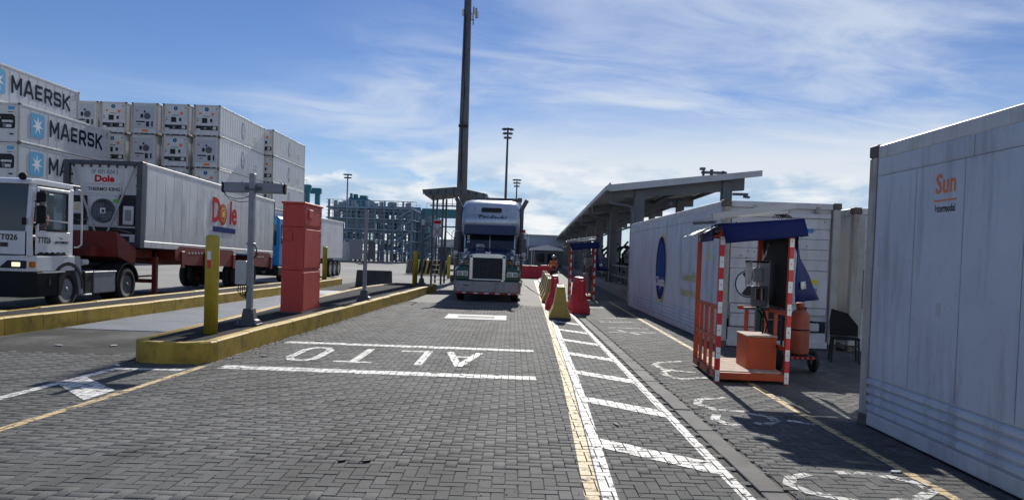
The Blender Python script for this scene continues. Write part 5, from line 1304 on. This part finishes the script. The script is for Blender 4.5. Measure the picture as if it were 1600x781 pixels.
# ------------------------------------------------------------------ right hand containers
def near_container(name, label, x, y, rz, n, H=2.9, L=12.19, W=2.44, unit=True, post=m_contpost, zb=.0, side=m_cont):
    t = thing('refrigerated_container', label, 'container', (x, y, zb), rz)
    MB().box(-W / 2 + .035, W / 2 - .035, .12, L - .06, .12, H - .02).build('body', m_cont, t)
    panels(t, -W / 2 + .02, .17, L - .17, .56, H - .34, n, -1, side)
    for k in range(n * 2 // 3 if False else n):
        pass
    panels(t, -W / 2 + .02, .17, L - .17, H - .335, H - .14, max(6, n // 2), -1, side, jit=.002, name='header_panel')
    # horizontal corrugations at the foot
    for k in range(4):
        z = .17 + k * .095
        b = MB(); b.prism([(0, z), (-.028, z + .02), (-.028, z + .06), (0, z + .085)], 'y', .16, L - .16)
        for v in b.bm.verts: v.co.x += -W / 2 + .03
        b.build('corrugation', side, t)
    frame(t, W, L, H, m_rail, mp=post); castings(t, W, L, H)
    b = MB(); b.box(-W / 2 - .004, -W / 2 + .10, .19, 2.3, .015, .15, .01); b.build('bottom_skirt', m_rail, t)
    b = MB()
    for i in range(1, 7): b.box(-W / 2 + .05, W / 2 - .05, L * i / 7 - .02, L * i / 7 + .02, H - .02, H - .004)
    tag(b.build('roof_bow', m_cont, t), kind='stuff')
    return t
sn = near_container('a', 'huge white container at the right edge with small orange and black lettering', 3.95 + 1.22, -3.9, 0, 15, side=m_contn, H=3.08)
W = 2.44; xs = -W / 2 + .002
text('lettering', 'Sun', .26, m_orangep, sn, (xs + .008, 10.72, 2.54), '-x', bold=.004, sx=.84, space=1.06)
MB().box(xs + .004, xs + .016, 10.54, 10.90, 2.385, 2.398).build('print_rule', m_orangep, sn)
text('lettering', 'Intermodal', .10, m_blackprint, sn, (xs + .008, 10.72, 2.315), '-x', bold=.002, sx=.74)
b = MB(); b.box(xs - .000, xs + .016, 10.70, 10.77, 1.32, 1.44, .002); b.build('scuff_plate', m_lgrey, sn)
b = MB(); b.box(xs + .004, xs + .014, 11.75, 11.9, 1.75, 1.76); b.box(xs + .004, xs + .014, 11.75, 11.9, 2.05, 2.06); b.box(xs + .004, xs + .014, 11.74, 11.75, 1.75, 2.06); b.box(xs + .004, xs + .014, 11.9, 11.91, 1.75, 2.06); b.build('frame_mark', m_lgrey, sn)
MB().box(xs + 1.0, xs + 1.2, 0, 12.2, 2.9, 2.91).build('roof_seam', m_cont, sn)

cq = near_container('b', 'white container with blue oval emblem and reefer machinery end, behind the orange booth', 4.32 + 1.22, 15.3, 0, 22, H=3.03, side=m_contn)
for k in range(21):
    y = .17 + (12.19 - .34) * (k + 1) / 22
oe, nrm = oval_emblem(cq, '-x', (-1.22, 6.2, 1.52), 1.55, 1.95)
text('lettering', 'Chiquita', .38, m_whitep, oe, (-1.232, 6.2, 1.12), '-x', bold=.008, sx=.92)
text('lettering', 'Controlled', .33, m_yelfade, cq, (-1.222, 2.75, 1.36), '-x', bold=.005, sx=1.15)
text('lettering', 'Atmosphere', .33, m_yelfade, cq, (-1.222, 2.75, .98), '-x', bold=.005, sx=1.1)
decal('warning_triangle', m_yelp, cq, '-x', (-1.216, 1.0, 1.92), .22, .30, [(-.5, -.5), (.5, -.5), (0, .5)])
for z in (.55, 1.75): decal('side_mark', m_navy, cq, '-x', (-1.216, 1.7, z), .14, .08)
# reefer end: planked upper cover
yf = .06
for k in range(5): MB().box(-1.02, 1.02, yf, .13, 1.64 + k * .215, 1.64 + k * .215 + .207, .006).build('end_plank', m_contend, cq)
MB().box(-1.02, 1.02, .02, .12, 2.715, 2.81, .008).build('end_plank', m_contend, cq)
MB().box(-1.02, -.30, yf - .02, .13, .92, 1.63, .01).build('fan_cover', m_contend, cq)
e = decal('fan_mark', m_blackprint, cq, '-y', (-.62, yf - .02, 1.32), .58, .58, ngon(40)); decal('fan_mark', m_whitep, e, '-y', (-.62, yf - .0245, 1.32), .53, .53, ngon(40), .003)
for a0 in (55, 235):
    P = [(.10 * math.cos(R(a0 + 0)), .10 * math.sin(R(a0)))] + [(.44 * math.cos(R(a0 + a)), .44 * math.sin(R(a0 + a))) for a in range(0, 71, 10)] + [(.10 * math.cos(R(a0 + 70)), .10 * math.sin(R(a0 + 70)))]
    decal('fan_mark', m_blackprint, e, '-y', (-.62, yf - .028, 1.32), .58, .58, P, .003)
text('lettering', '(+)', .13, m_blackprint, e, (-.62, yf - .032, 1.32), '-y')
MB().box(-.99, -.36, yf - .028, yf - .02, .72, .90, .006).build('end_plate', m_contend, cq)
MB().box(-.28, .25, yf - .006, .13, .60, 1.63).build('machinery_bay', m_dark, cq)
MB().box(-1.02, 1.02, yf + .02, .14, .13, .58).build('machinery_bay', m_dark, cq)
MB().box(-1.0, -.40, yf - .10, yf + .02, .44, .70, .015).build('service_box', m_contend, cq); MB().box(-1.02, -.3, yf - .02, yf + .03, .14, .42, .01).build('end_plate', m_contend, cq)
MB().box(.30, .50, yf - .03, .13, .92, 1.60, .01).build('control_panel', m_contend, cq); MB().box(.52, 1.0, yf - .05, .13, .86, 1.62, .012).build('control_panel', m_contend, cq)
MB().box(.28, 1.0, yf - .04, .13, .70, .85, .01).build('end_plate', m_contend, cq)
MB().box(.58, .80, yf - .056, yf - .05, 1.36, 1.45).build('warning_sticker', mat('yellow_sticker', (.75, .60, .04), .5), cq); MB().box(.62, .78, yf - .056, yf - .05, 1.20, 1.27).build('sticker', m_grey, cq); MB().box(.62, .78, yf - .056, yf - .05, 1.05, 1.12).build('sticker', m_grey, cq)
for k in range(3): MB().box(.40, .45, yf - .05, yf - .03, 1.12 + k * .14, 1.2 + k * .14, .005).build('switch', m_blackp, cq)
b = MB(); b.tube([(.1, yf - .03, .62), (.3, yf - .06, .56), (.5, yf - .04, .62), (.8, yf - .05, .56)], .02); b.tube([(.2, yf - .02, .2), (.25, yf - .06, .5), (.35, yf - .04, .6)], .02); b.build('cable', m_blackp, cq)
MB().box(.42, .86, yf - .08, yf + .03, .38, .55, .02).build('motor_cover', m_contend, cq); MB().cyl((.62, yf - .09, .46), (.62, yf - .078, .46), .02, n=8).build('knob', m_blackp, cq)
MB().box(.28, 1.02, yf - .02, yf + .03, .14, .34, .01).build('end_plate', m_contend, cq)
b = MB(); b.prism([(-.30 + .62 * .5 * math.cos(R(a)) + .45, 2.42 + .24 * math.sin(R(a))) for a in range(0, 360, 20)], 'y', yf - .018, yf); b.build('access_cover', m_contend, cq, bevel=.006)
decal('print_patch', m_lblue, cq, '-y', (.58, yf - .002, 2.46), .17, .10)
text('lettering', 'SMDU 475', .06, m_navy, cq, (.58, yf - .008, 2.46), '-y')
for x in (-.55, .1, .75): MB().box(x - .06, x + .06, -.0, .05, 2.82, 2.955, .01).build('lashing_block', m_contpost, cq)
b = MB()
for k in range(20): b.cyl((random.uniform(-.95, .95), yf - .008, random.choice((1.66, 1.84, 1.88, 2.06, 2.27, 2.49))), (random.uniform(-.95, .95) * 0 + 0, yf, 0), .0) if False else b.cbox((random.uniform(-.95, .95), yf - .003, random.uniform(1.66, 2.65)), (.018, .008, .03))
b.build('fastener', m_steel_dk, cq)

nb = thing('refrigerated_container', 'rust stained white container standing just right of the reefer end', 'container', (6.95 + 1.22, 15.15, 0))
MB().box(-1.18, 1.18, .12, 12.1, .12, 2.93).build('body', m_cont, nb); frame(nb, 2.44, 12.19, 2.95, m_rail, pw=.24, mp=m_contpost); castings(nb, 2.44, 12.19, 2.95)
for k in range(12): MB().box(-.95, .95, .07, .13, .18 + k * .21, .18 + k * .21 + .2, .006).build('end_plank', m_contend, nb)
MB().box(-.95, -.4, .03, .07, .9, 1.7, .01).build('control_panel', m_lgrey, nb)

# ------------------------------------------------------------------ long open shelter on the right
def S(u, v, z):
    """shelter axes: v metres along the eave from its near end, u metres to the right"""
    a = R(2.0); return (3.88 + v * math.sin(a) + u * math.cos(a), 30.0 + v * math.cos(a) - u * math.sin(a), z)
sh = thing('open_shelter', 'long open sided steel shelter with a lean-to roof and round drainpipes', 'shelter', (3.88, 30.0, 0), -R(2.0))
LS = 150
MB().prism([(0, 4.62), (5.85, 5.38), (5.85, 5.44), (0, 4.68)], 'y', 0, LS).build('roof_sheet', m_roof, sh)
b = MB()
for k in range(120): y = .6 + k * 1.25; b.bar((.05, y, 4.69), (5.8, y, 5.44), .06, .03)
tag(b.build('roof_rib', m_roof, sh), kind='stuff')
b = MB(); b.prism([(-.03, 4.44), (6.02, 5.24), (6.02, 5.48), (-.03, 4.72)], 'y', -.06, 0); b.build('gable_fascia', m_roof, sh)
MB().box(-.22, -.03, -.12, LS, 4.46, 4.66, .02).build('gutter', m_roof, sh); MB().box(-.06, .0, -.05, LS, 4.66, 4.80, .01).build('eave_flashing', m_roof, sh)
for k in range(15):
    v = .7 + 10.0 * k
    MB().box(1.05, 1.45, v - .2, v + .2, .45, 4.60, .02).build('column', m_roofu, sh)
    MB().box(4.6, 5.0, v - .2, v + .2, .45, 5.05, .02).build('column', m_roofu, sh)
    b = MB(); b.prism([(.05, 4.22), (5.5, 4.72), (5.5, 5.30), (.05, 4.58)], 'y', v - .12, v + .12); b.build('roof_beam', m_roofu, sh)
    b = MB(); b.tube([(-.12, v - .35, 4.46), (-.10, v - .35, 4.22), (0.0, v - .35, 4.05), (.20, v - .35, 3.98), (.75, v - .35, 3.93), (.88, v - .35, 3.86), (.93, v - .35, 3.70), (.93, v - .35, .45)], .065, 10); b.build('drainpipe', m_roofu, sh)
    if k < 14:
        for u, z in ((1.9, 4.62), (3.4, 4.80), (5.5, 5.08)): MB().box(u - .06, u + .06, v + .12, v + 9.88, z, z + .18).build('purlin', m_roofu, sh)
        b = MB(); b.tube([(1.3, v + .2, 3.2), (1.3, v + 9.8, 3.2)], .05); b.tube([(2.6, v + .2, 4.1), (2.6, v + 9.8, 4.1)], .08); b.build('service_pipe', m_roofu, sh)
        MB().box(1.15, 1.35, v + .2, v + 9.8, 1.35, 1.42).build('hand_rail', m_roofu, sh); MB().box(1.15, 1.35, v + .2, v + 9.8, .85, .9).build('hand_rail', m_roofu, sh)
    for q in range(4): MB().box(1.22, 1.28, v + 2 * q + 1.6, v + 2 * q + 1.66, .45, 1.38).build('rail_post', m_roofu, sh)
MB().box(.9, 6.4, -.2, LS, -.02, .45, .02).build('plinth', m_conc, sh)
b = MB(); b.box(3.7, 4.7, .3, .5, 5.32, 5.42); b.box(3.72, 3.80, .3, .4, 5.2, 5.5); b.cyl((4.1, .4, 5.2), (4.1, .4, 5.5), .07); b.box(3.62, 3.82, .25, .45, 5.46, 5.56); b.box(4.5, 4.6, .3, .4, 5.2, 5.45); b.build('roof_camera', m_steel_dk, sh)
b = MB(); b.box(4.9, 5.5, -.02, .1, 4.45, 4.55); b.cyl((5.3, -.05, 4.4), (5.55, -.05, 4.38), .05); b.build('gable_lamp', m_steel_dk, sh)
# plant standing under the roof
def plant_unit(k, v, u, label):
    o = thing('pump_unit', label, 'pump unit', S(u, v, .45), -R(2.0), 'dark machinery under the shelter')
    MB().box(-.6, .6, -1.1, 1.1, .1, 1.35, .03).build('housing', m_steel_dk, o); MB().box(-.65, .65, -1.2, 1.2, 0, .1).build('skid', m_blacks, o)
    b = MB(); b.tube([(-.6, -.6, 1.0), (-.85, -.6, 1.05), (-.9, -.6, 1.5), (-.5, -.5, 1.95), (.2, -.4, 1.95)], .07); b.tube([(-.62, .5, .6), (-.9, .5, .62), (-.9, .5, 1.7), (-.5, .5, 2.2)], .05); b.build('hose', m_blackp, o)
    for q in range(5): MB().box(-.62, -.60, -.35 + q * .0, .35, .35 + q * .16, .43 + q * .16).build('louvre', m_grey, o)
    MB().cyl((0, .6, 1.35), (0, .6, 2.1), .09, n=12).build('flue', m_galv, o)
    return o
for k, (v, u) in enumerate(((8.0, 2.3), (13.5, 2.4), (18.5, 2.3), (24, 2.4), (31, 2.4), (48, 2.4))):
    plant_unit(k, v, u, ('nearest', 'second', 'third', 'fourth', 'fifth', 'farthest')[k] + ' dark pump unit with hoses under the long shelter, counted from the near end')
for k, v in enumerate((21.0,)):
    t = thing('equipment_cabinet', f'dark equipment cabinet under the shelter, number {k + 1} along its back row', 'cabinet', S(3.6 + .5 * (k % 2), v, .45), -R(2.0), 'equipment cabinets at the back of the shelter'); t['label'] = 'dark equipment cabinet standing in the shade at the back of the long shelter'; del t['group']
    hgt = random.uniform(1.5, 2.3)
    MB().box(-.5, .5, -.8, .8, 0, hgt, .02).build('body', m_steel_dk, t); MB().box(-.52, -.50, -.7, .0, .1, hgt - .1, .01).build('door', m_roofu, t); MB().box(-.52, -.50, .05, .7, .1, hgt - .1, .01).build('door', m_roofu, t)

# ------------------------------------------------------------------ far end of the lane
wh = thing('warehouse', 'flat blue grey warehouse closing off the far end of the lane', 'warehouse', (6.0, 118, 0))
MB().box(-4.6, 6, 0, 25, 0, 4.9, .03).build('wall', m_wall, wh); MB().box(-4.8, 6.2, -.2, 25.2, 4.9, 5.1).build('roof_edge', m_roof, wh)
MB().box(-4.7, 6, -.12, 0, 3.1, 3.3).build('canopy_band', m_grey, wh)
for x in (-4.0, -1.8, .4): MB().box(x, x + 1.8, -.06, .0, 0, 3.0).build('door', m_steel_dk, wh)
gh = thing('guard_hut', 'small guard hut with an overhanging white roof near the worker', 'hut', (3.45, 80, 0))
MB().box(-1.1, 1.5, 0, 2.6, 0, 2.35).build('wall', m_steel_dk, gh); MB().prism([(-1.6, 2.35), (2.0, 2.35), (1.9, 2.55), (.2, 2.95), (-1.5, 2.55)], 'y', -.5, 3.1).build('roof', m_twhite, gh)
for x in (-.9, .3): MB().box(x, x + .9, -.03, 0, 1.0, 2.0).build('window', m_glass, gh)
MB().box(-1.45, -1.36, -.4, -.3, 0, 2.35).build('post', m_rail, gh)
bt_ = thing('delivery_truck', 'white box truck parked in the yard just left of the mast', 'truck', (-6.9, 76, 0))
MB().box(-.75, 1.5, 0, 6, .9, 3.1, .03).build('box_body', m_cont_far, bt_); MB().box(-.6, 1.4, -1.6, -.05, .5, 2.3, .15).build('cab', m_cabblue, bt_); MB().box(-.5, 1.3, -1.62, -1.58, 1.4, 2.1).build('windscreen', m_glass, bt_)
for y in (-.9, 4.5):
    for x, f in ((-.6, -1), (1.35, 1)): wheel(bt_, (x, y, .45), .45, .25, f)

# cable lying on the pavers
t = MB(); t.tube([(.45, 58, .012), (.7, 50, .012), (.75, 44, .012), (.95, 38, .012), (1.25, 33, .012), (1.28, 31, .012)], .02, 6); tag(t.build('cable', m_blackp), 'dark cable snaking over the pavers right of the truck', 'cable')

# ------------------------------------------------------------------ masts
ms = thing('lattice_free_mast', 'tall grey tapering antenna mast rising behind the truck', 'mast', (-3.22, 45, 0)); ms.name = 'antenna_mast'
MB().cyl((0, 0, 0), (0, 0, 21), .36, .19, n=20).build('pole', m_steel_dk, ms); MB().box(-.5, .5, -.5, .5, 0, .4).build('base', m_conc_dk, ms)
b = MB(); b.bar((.0, 0, 16.2), (.55, 0, 16.2), .06); b.bar((.0, 0, 15.8), (.4, 0, 15.8), .05); b.cyl((.35, 0, 15.5), (.35, 0, 16.6), .03); b.cyl((.52, 0, 15.9), (.52, 0, 16.5), .04); b.build('antenna_bracket', m_steel_dk, ms)
for x, z in ((.30, 16.0), (.45, 16.3), (.6, 16.1), (-.28, 16.2)): MB().box(x - .05, x + .06, -.15, -.05, z - .2, z + .2, .01).build('antenna', m_lgrey, ms)
b = MB(); b.tube([(-.1, -.28, 16), (-.12, -.30, 13), (.0, -.32, 11.5), (-.1, -.33, 9), (-.05, -.36, 6)], .025); b.build('cable', m_blackp, ms)
b = MB(); b.box(-.3, .3, -.42, -.30, 9.3, 9.45); b.build('clamp', m_blacks, ms)
def light_mast(x, y, h, r0, label, arms=2):
    t = thing('light_mast', label, 'light mast', (x, y, 0), 0, 'floodlight masts over the yard')
    MB().cyl((0, 0, 0), (0, 0, h), r0 * .8, r0 * .42, n=12).build('pole', m_steel_dk, t)
    for k in range(arms):
        z = h - .1 - k * .62; w = (.72, .6, .42)[k]
        MB().lathe([(w, -.05), (w, .05), (w * .8, .05), (w * .8, -.05)], (0, 0, z), 'z', 16).build('lamp_ring', m_steel_dk, t)
        for q in range(8):
            a = 2 * PI * q / 8; MB().cbox((math.cos(a) * w, math.sin(a) * w, z - .05), (.34, .26, .22), .03, a).build('floodlight', m_steel_dk, t)
        b = MB()
        for q in range(2): a = PI / 2 * q; b.bar((-math.cos(a) * w, -math.sin(a) * w, z), (math.cos(a) * w, math.sin(a) * w, z), .08)
        b.build('lamp_arm', m_steel_dk, t)
    return t
light_mast(-1.35, 110, 20.4, .32, 'tall floodlight mast above the truck, just left of the bent exhaust', 3)
light_mast(.35, 150, 17.0, .28, 'shorter floodlight mast immediately right of the taller one', 3)
light_mast(-33.9, 150, 16.9, .28, 'distant floodlight mast above the blue crane', 2)

# ------------------------------------------------------------------ inspection gate with stair tower, left of the truck
ga = thing('inspection_gate', 'open steel gate with a shallow pitched canopy and a red cross sign, behind the truck', 'gate', (-3.15, 40, 0))
b = MB(); b.prism([(-1.75, 5.02), (0, 5.22), (1.70, 4.90), (1.66, 4.76), (1.55, 4.66), (0, 4.92), (-1.55, 4.70), (-1.62, 4.76)], 'y', -.9, 2.6); b.build('canopy', m_steel_dk, ga)
for k in range(9): MB().box(-1.7 + k * .4, -1.66 + k * .4, -.93, -.90, 4.75 + .1 * (1 - abs(k - 4) / 4), 4.95 + .18 * (1 - abs(k - 4) / 4)).build('canopy_rib', m_blacks, ga)
for x in (-1.22, -.70, .9, 1.25):
    MB().box(x - .05, x + .05, -.05, .05, 0, 4.75).build('leg', m_steel_dk, ga)
    MB().box(x - .05, x + .05, 1.95, 2.05, 0, 4.75).build('leg', m_steel_dk, ga)
for z, x1 in ((4.22, .1), (1.95, .0), (3.1, 1.2)): MB().box(-1.4, x1, -.06, -.0, z, z + .07).build('cross_beam', m_steel_dk, ga)
for x in (-.2, .45): MB().box(x - .015, x + .015, -.04, -.01, 4.28, 4.75).build('hanger', m_steel_dk, ga)
MB().box(-1.17, -.75, -.10, -.07, 3.20, 3.52).build('sign_top', m_rail, ga); MB().box(-1.15, -.77, -.104, -.10, 3.28, 3.44).build('sign_print', m_redp, ga)
sg = MB().box(-1.19, -.73, -.10, -.07, 2.55, 3.18).build('cross_sign', m_rail, ga)
b = MB(); b.bar((-1.16, -.105, 2.6), (-.76, -.105, 3.12), .11, .01); b.build('sign_cross', m_redp, sg); b = MB(); b.bar((-1.16, -.112, 3.12), (-.76, -.112, 2.6), .11, .01); b.build('sign_cross', m_redp, sg)
for k in range(9): MB().box(-1.2, -.7, .0 + k * .12, .22 + k * .12, .25 + k * .26, .28 + k * .26).build('stair_tread', m_steel_dk, ga)
b = MB(); b.bar((-.65, -.1, 1.0), (-.65, 1.3, 3.3), .04); b.bar((-1.25, -.1, 1.0), (-1.25, 1.3, 3.3), .04); b.bar((-.6, .3, 3.0), (.3, .3, 2.2), .03); b.bar((-.6, .3, 2.3), (.3, .3, 2.6), .03); b.bar((-.6, .3, 2.0), (.4, .3, 1.7), .03); b.build('hand_rail', m_steel_dk, ga)

# ------------------------------------------------------------------ reefer racks and yard cranes, far left
def rack(x0, x1, y, levels, label, bays, depth=7, z0=1.6, dz=1.62):
    t = thing('reefer_rack', label, 'steel rack', ((x0 + x1) / 2, y, 0))
    w = (x1 - x0) / 2
    for i in range(bays + 1):
        x = -w + 2 * w * i / bays
        for yy in (0, depth * .5, depth): MB().box(x - .14, x + .14, yy - .14, yy + .14, 0, z0 + dz * (levels - 1) + (1.1 if i % 2 == 0 else .4)).build('column', m_rack, t)
    for k in range(levels):
        z = z0 + k * dz
        MB().box(-w - .3, w + .3, -.6, depth + .6, z - .14, z + .06).build('gallery', m_rack, t)
        for yy in (-.6, depth + .6):
            for dz_ in (.55, 1.05): MB().box(-w - .3, w + .3, yy - .03, yy + .03, z + dz_, z + dz_ + .06).build('hand_rail', m_rack, t)
        b = MB()
        for i in range(bays * 2): x = -w + w * i / bays; b.box(x - .03, x + .03, -.63, -.57, z, z + 1.1)
        b.build('rail_post', m_rack, t)
        b = MB()
        for i in range(bays):
            x = -w + 2 * w * i / bays
            if (i + k) % 2: b.bar((x, 0, z - dz), (x + 2 * w / bays, 0, z), .10)
            if (i + k) % 3 == 0: b.box(x + .5, x + 1.3, depth * .5, depth * .5 + .8, z - dz + .2, z - .3)
        b.build('brace', m_rack, t)
        b = MB()
        for i in range(bays):
            x = -w + 2 * w * (i + .45) / bays
            if (i * 3 + k) % 4 != 1: b.box(x, x + .5, .2, .5, z + .1, z + 1.0, .02)
        tag(b.build('power_box', m_grey, t), kind='stuff')
    b = MB()
    for k in range(levels):
        z = z0 + k * dz
        for q in range(4): b.box(-w, w, depth * q / 3 - .1, depth * q / 3 + .1, z - .42, z - .26)
        for q in range(int(w * 1.6)): xx = random.uniform(-w, w); yy = random.choice((0, depth * .5, depth)); b.cyl((xx, yy, z - dz), (xx, yy, z), random.choice((.05, .09, .13)), n=6, caps=False)
        for q in range(int(w * .9)): xx = random.uniform(-w, w); b.cbox((xx, random.uniform(.3, depth), z + .55), (random.uniform(.3, .9), .5, random.uniform(.5, 1.1)))
    tag(b.build('pipework', m_rack, t), kind='stuff')
    b = MB()
    for k in range(levels):
        z = z0 + k * dz
        b.bar((w - 2.2, -1.2, z - dz), (w + .2, -1.2, z), .12, .2); b.bar((w - 2.2, -1.2, z - dz + 1), (w + .2, -1.2, z + 1), .05)
    b.build('stair', m_rack, t)
    return t
rack(-28.0, -15.4, 112, 5, 'grey steel reefer rack of five galleries in front of the blue crane', 9)
rack(-16.6, -12.6, 118, 4, 'narrow grey steel rack with stairs at the right end of the long rack', 2, z0=1.6, dz=1.62)
def crane(x0, x1, y, zb, label, m, house=True):
    t = thing('gantry_crane', label, 'gantry crane', ((x0 + x1) / 2, y, 0)); w = (x1 - x0) / 2
    for x in (-w, w):
        for yy in (0, 9): MB().box(x - .55, x + .55, yy - .5, yy + .5, 1.2, zb, .05).build('leg', m, t)
        MB().box(x - .7, x + .7, -1.5, 10.5, .5, 1.4, .05).build('sill_beam', m, t)
        for yy in (-.8, 9.8):
            for s in (-.5, .5): wheel(t, (x + s * .4, yy, .6), .6, .35, 1 if s > 0 else -1)
    for yy in (0, 9): MB().box(-w - .9, w + .9, yy - .5, yy + .5, zb, zb + 1.35, .05).build('main_girder', m, t)
    if house:
        MB().box(-w - .6, -w + 3.4, 1.5, 7, zb + 1.4, zb + 3.0, .1).build('trolley_house', m, t)
        b = MB(); b.cyl((-w + .6, 3, zb + 3), (-w + .6, 3, zb + 3.8), .5); b.box(-w + 1.4, -w + 2.8, 3, 5, zb + 3, zb + 3.6); b.box(-w - .4, -w, 2, 3, zb + 2.9, zb + 3.9); b.build('winch', m_teal, t)
        MB().box(-w + 1.2, -w + 2.6, 3, 5, zb - 2.2, zb - .2, .05).build('operator_cab', m_grey, t)
    b = MB()
    for i in range(12): x = -w + 2 * w * i / 11; b.box(x - .03, x + .03, -.55, -.49, zb + 1.35, zb + 2.4)
    b.box(-w, w, -.56, -.48, zb + 2.3, zb + 2.4); b.build('hand_rail', m_rack, t)
    b = MB()
    for x in (w - 1.0, w - .2): b.bar((x, -.6, 1.5), (x, -.6, zb), .08)
    for k in range(int(zb / .6)): b.bar((w - 1.0, -.6, 1.6 + k * .55), (w - .2, -.6, 1.6 + k * .55), .05)
    b.build('ladder', m_rack, t)
    return t
crane(-33.4, -19.8, 150, 9.3, 'blue gantry crane with a rounded trolley house standing behind the grey racks', m_bblue)
crane(-17.2, -3.2, 146, 8.9, 'second gantry crane with teal girder and blue legs, behind the inspection gate', m_teal, house=False)
crane(-61.0, -47.6, 170, 14.8, 'top of a teal crane showing just over the white stacked containers', m_teal)

# containers and trailers waiting further back on the left
qc = thing('white_trailer', 'white trailer box with dark wheels waiting behind the tall red cabinet', 'trailer', (-12.35, 38.8, 0))
MB().box(-1.16, 1.16, 0, 9.8, 1.15, 3.45, .02).build('box_body', m_cont, qc); panels(qc, 1.15, .1, 9.7, 1.25, 3.35, 14, 1, m_cont)
MB().box(-1.18, 1.18, -.04, 9.84, 3.40, 3.50, .01).build('top_rail', m_rail, qc); MB().box(-.6, .6, .2, 9.6, .8, 1.14).build('chassis', m_blacks, qc)
for y in (6.9, 8.0, 9.1):
    for x, f in ((-.98, -1), (.98, 1)): wheel(qc, (x, y, .5), .5, .3, f)
bc = thing('blue_tractor', 'blue tractor cab glimpsed between the trailer container and the red cabinet', 'tractor', (-12.3, 35.3, 0))
MB().box(-1.15, 1.12, 0, 1.9, .75, 3.2, .12).build('cab', mat('bright_blue_cab', (.02, .20, .52), .35), bc); MB().box(-1.0, 1.0, -.02, .02, 1.8, 2.8).build('windscreen', m_glass, bc); MB().box(1.12, 1.14, .4, 1.4, 1.9, 2.8).build('side_window', m_glass, bc)
MB().box(-1.2, 1.16, -.1, 2.0, .35, .8, .05).build('bumper', m_blackp, bc)
for x, f in ((-1.0, -1), (1.0, 1)): wheel(bc, (x, 1.0, .5), .5, .3, f)
fc = dup(fB if False else fA, (-25.7, 100.0, 0), 'small white container with a blue oval standing alone at the foot of the grey rack', group=None)
if 'group' in fc: del fc['group']

# ------------------------------------------------------------------ litter on the ground
def scrap(x, y, sx, sy, m, label, z=.004, h=.012):
    b = MB(); n = 7
    P = [(sx * (.5 + random.uniform(-.15, .12)) * math.cos(2 * PI * i / n), sy * (.5 + random.uniform(-.15, .12)) * math.sin(2 * PI * i / n)) for i in range(n)]
    b.prism(P, 'z', 0, h); o = b.build('litter', m); o.location = (x, y, z); o.rotation_euler.z = random.uniform(0, 3); return tag(o, label, 'litter', 'scraps of litter on the paving')
for x, y, sx_, sy_, m, l in ((-6.6, 12.3, .14, .10, m_pwhite, 'pale paper scrap on the asphalt in front of the weighbridge'), (-5.9, 12.8, .20, .07, m_blackp, 'dark crumpled scrap on the asphalt near the island head'), (-7.4, 12.1, .16, .08, m_lgrey, 'grey scrap on the asphalt near the left edge'),
        (-5.5, 10.35, .10, .07, m_twhite, 'white crumb lying at the corner of the white edge line'), (-1.35, 6.05, .07, .04, m_blackp, 'small black chip on the pavers, centre foreground'), (-1.15, 6.07, .08, .04, m_blackp, 'black curled chip just right of the small chip on the pavers'),
        (-3.9, 11.7, .10, .08, m_conc, 'pale mortar crumb beside the kerb foot'), (-3.6, 13.9, .13, .1, m_conc, 'grey mortar crumb by the kerb near the stop line'), (-2.2, 21.8, .22, .16, m_conc, 'heap of pale grit on the lane near the drain cover'), (1.15, 7.75, .16, .04, m_conc, 'thin pale splinter on the hatched strip'), (3.35, 6.3, .10, .05, m_twhite, 'white scrap by the yellow bay line near the big container')):
    scrap(x, y, sx_, sy_, m, l)

# loose grit and sand on the paving
Vg, Fg = [], []
def grit_at(x, y, z, r):
    k = len(Vg); a = random.uniform(0, 6)
    for q in range(3): Vg.append((x + r * math.cos(a + q * 2.1), y + r * math.sin(a + q * 2.1), z))
    Vg.append((x + r * .2, y, z + r * .9)); Fg.extend([(k, k + 1, k + 3), (k + 1, k + 2, k + 3), (k + 2, k, k + 3)])
for q in range(1500):
    y = 5 + 14 * random.random() ** 1.6; x = random.uniform(-.72, .72) * y
    if -5.7 < x < -4.0 and y > 10.6 or x < -6 and y > 11.3: continue
    grit_at(x, y, .001, random.choice((.004, .005, .006, .008)))
for q in range(700):
    y = random.uniform(10.9, 33); x = -4.41 + (y - 11) * .045 + abs(random.gauss(0, .10)) + .02; grit_at(x, y, .001, random.uniform(.006, .018))
for q in range(250): y = random.uniform(5, 20); grit_at(2.16 + abs(random.gauss(0, .05)), y, .001, random.uniform(.005, .014))
gm = MB(); gv = [gm.bm.verts.new(p) for p in Vg]
for f in Fg: gm.bm.faces.new([gv[i] for i in f])
tag(gm.build('gravel', mat('pale_grit', (.36, .35, .33), .9, var=.3, vscale=30, island=.6)), 'pale grit scattered over the paving and along the kerb foot', kind='stuff')

for o in COL.objects:                 # runs of pieces too small to pick apart in the photograph
    if o.parent and o.name.split('.')[0] in ('rail_post', 'brace', 'clamp_lug', 'reflector', 'fastener', 'wheel_nuts', 'anchor_bolts', 'stair', 'side_marks', 'sill_edge', 'fan_grille', 'machinery_cable', 'fork_slots', 'side_seams', 'hose_run'): o['kind'] = 'stuff'
letters_to_mesh()
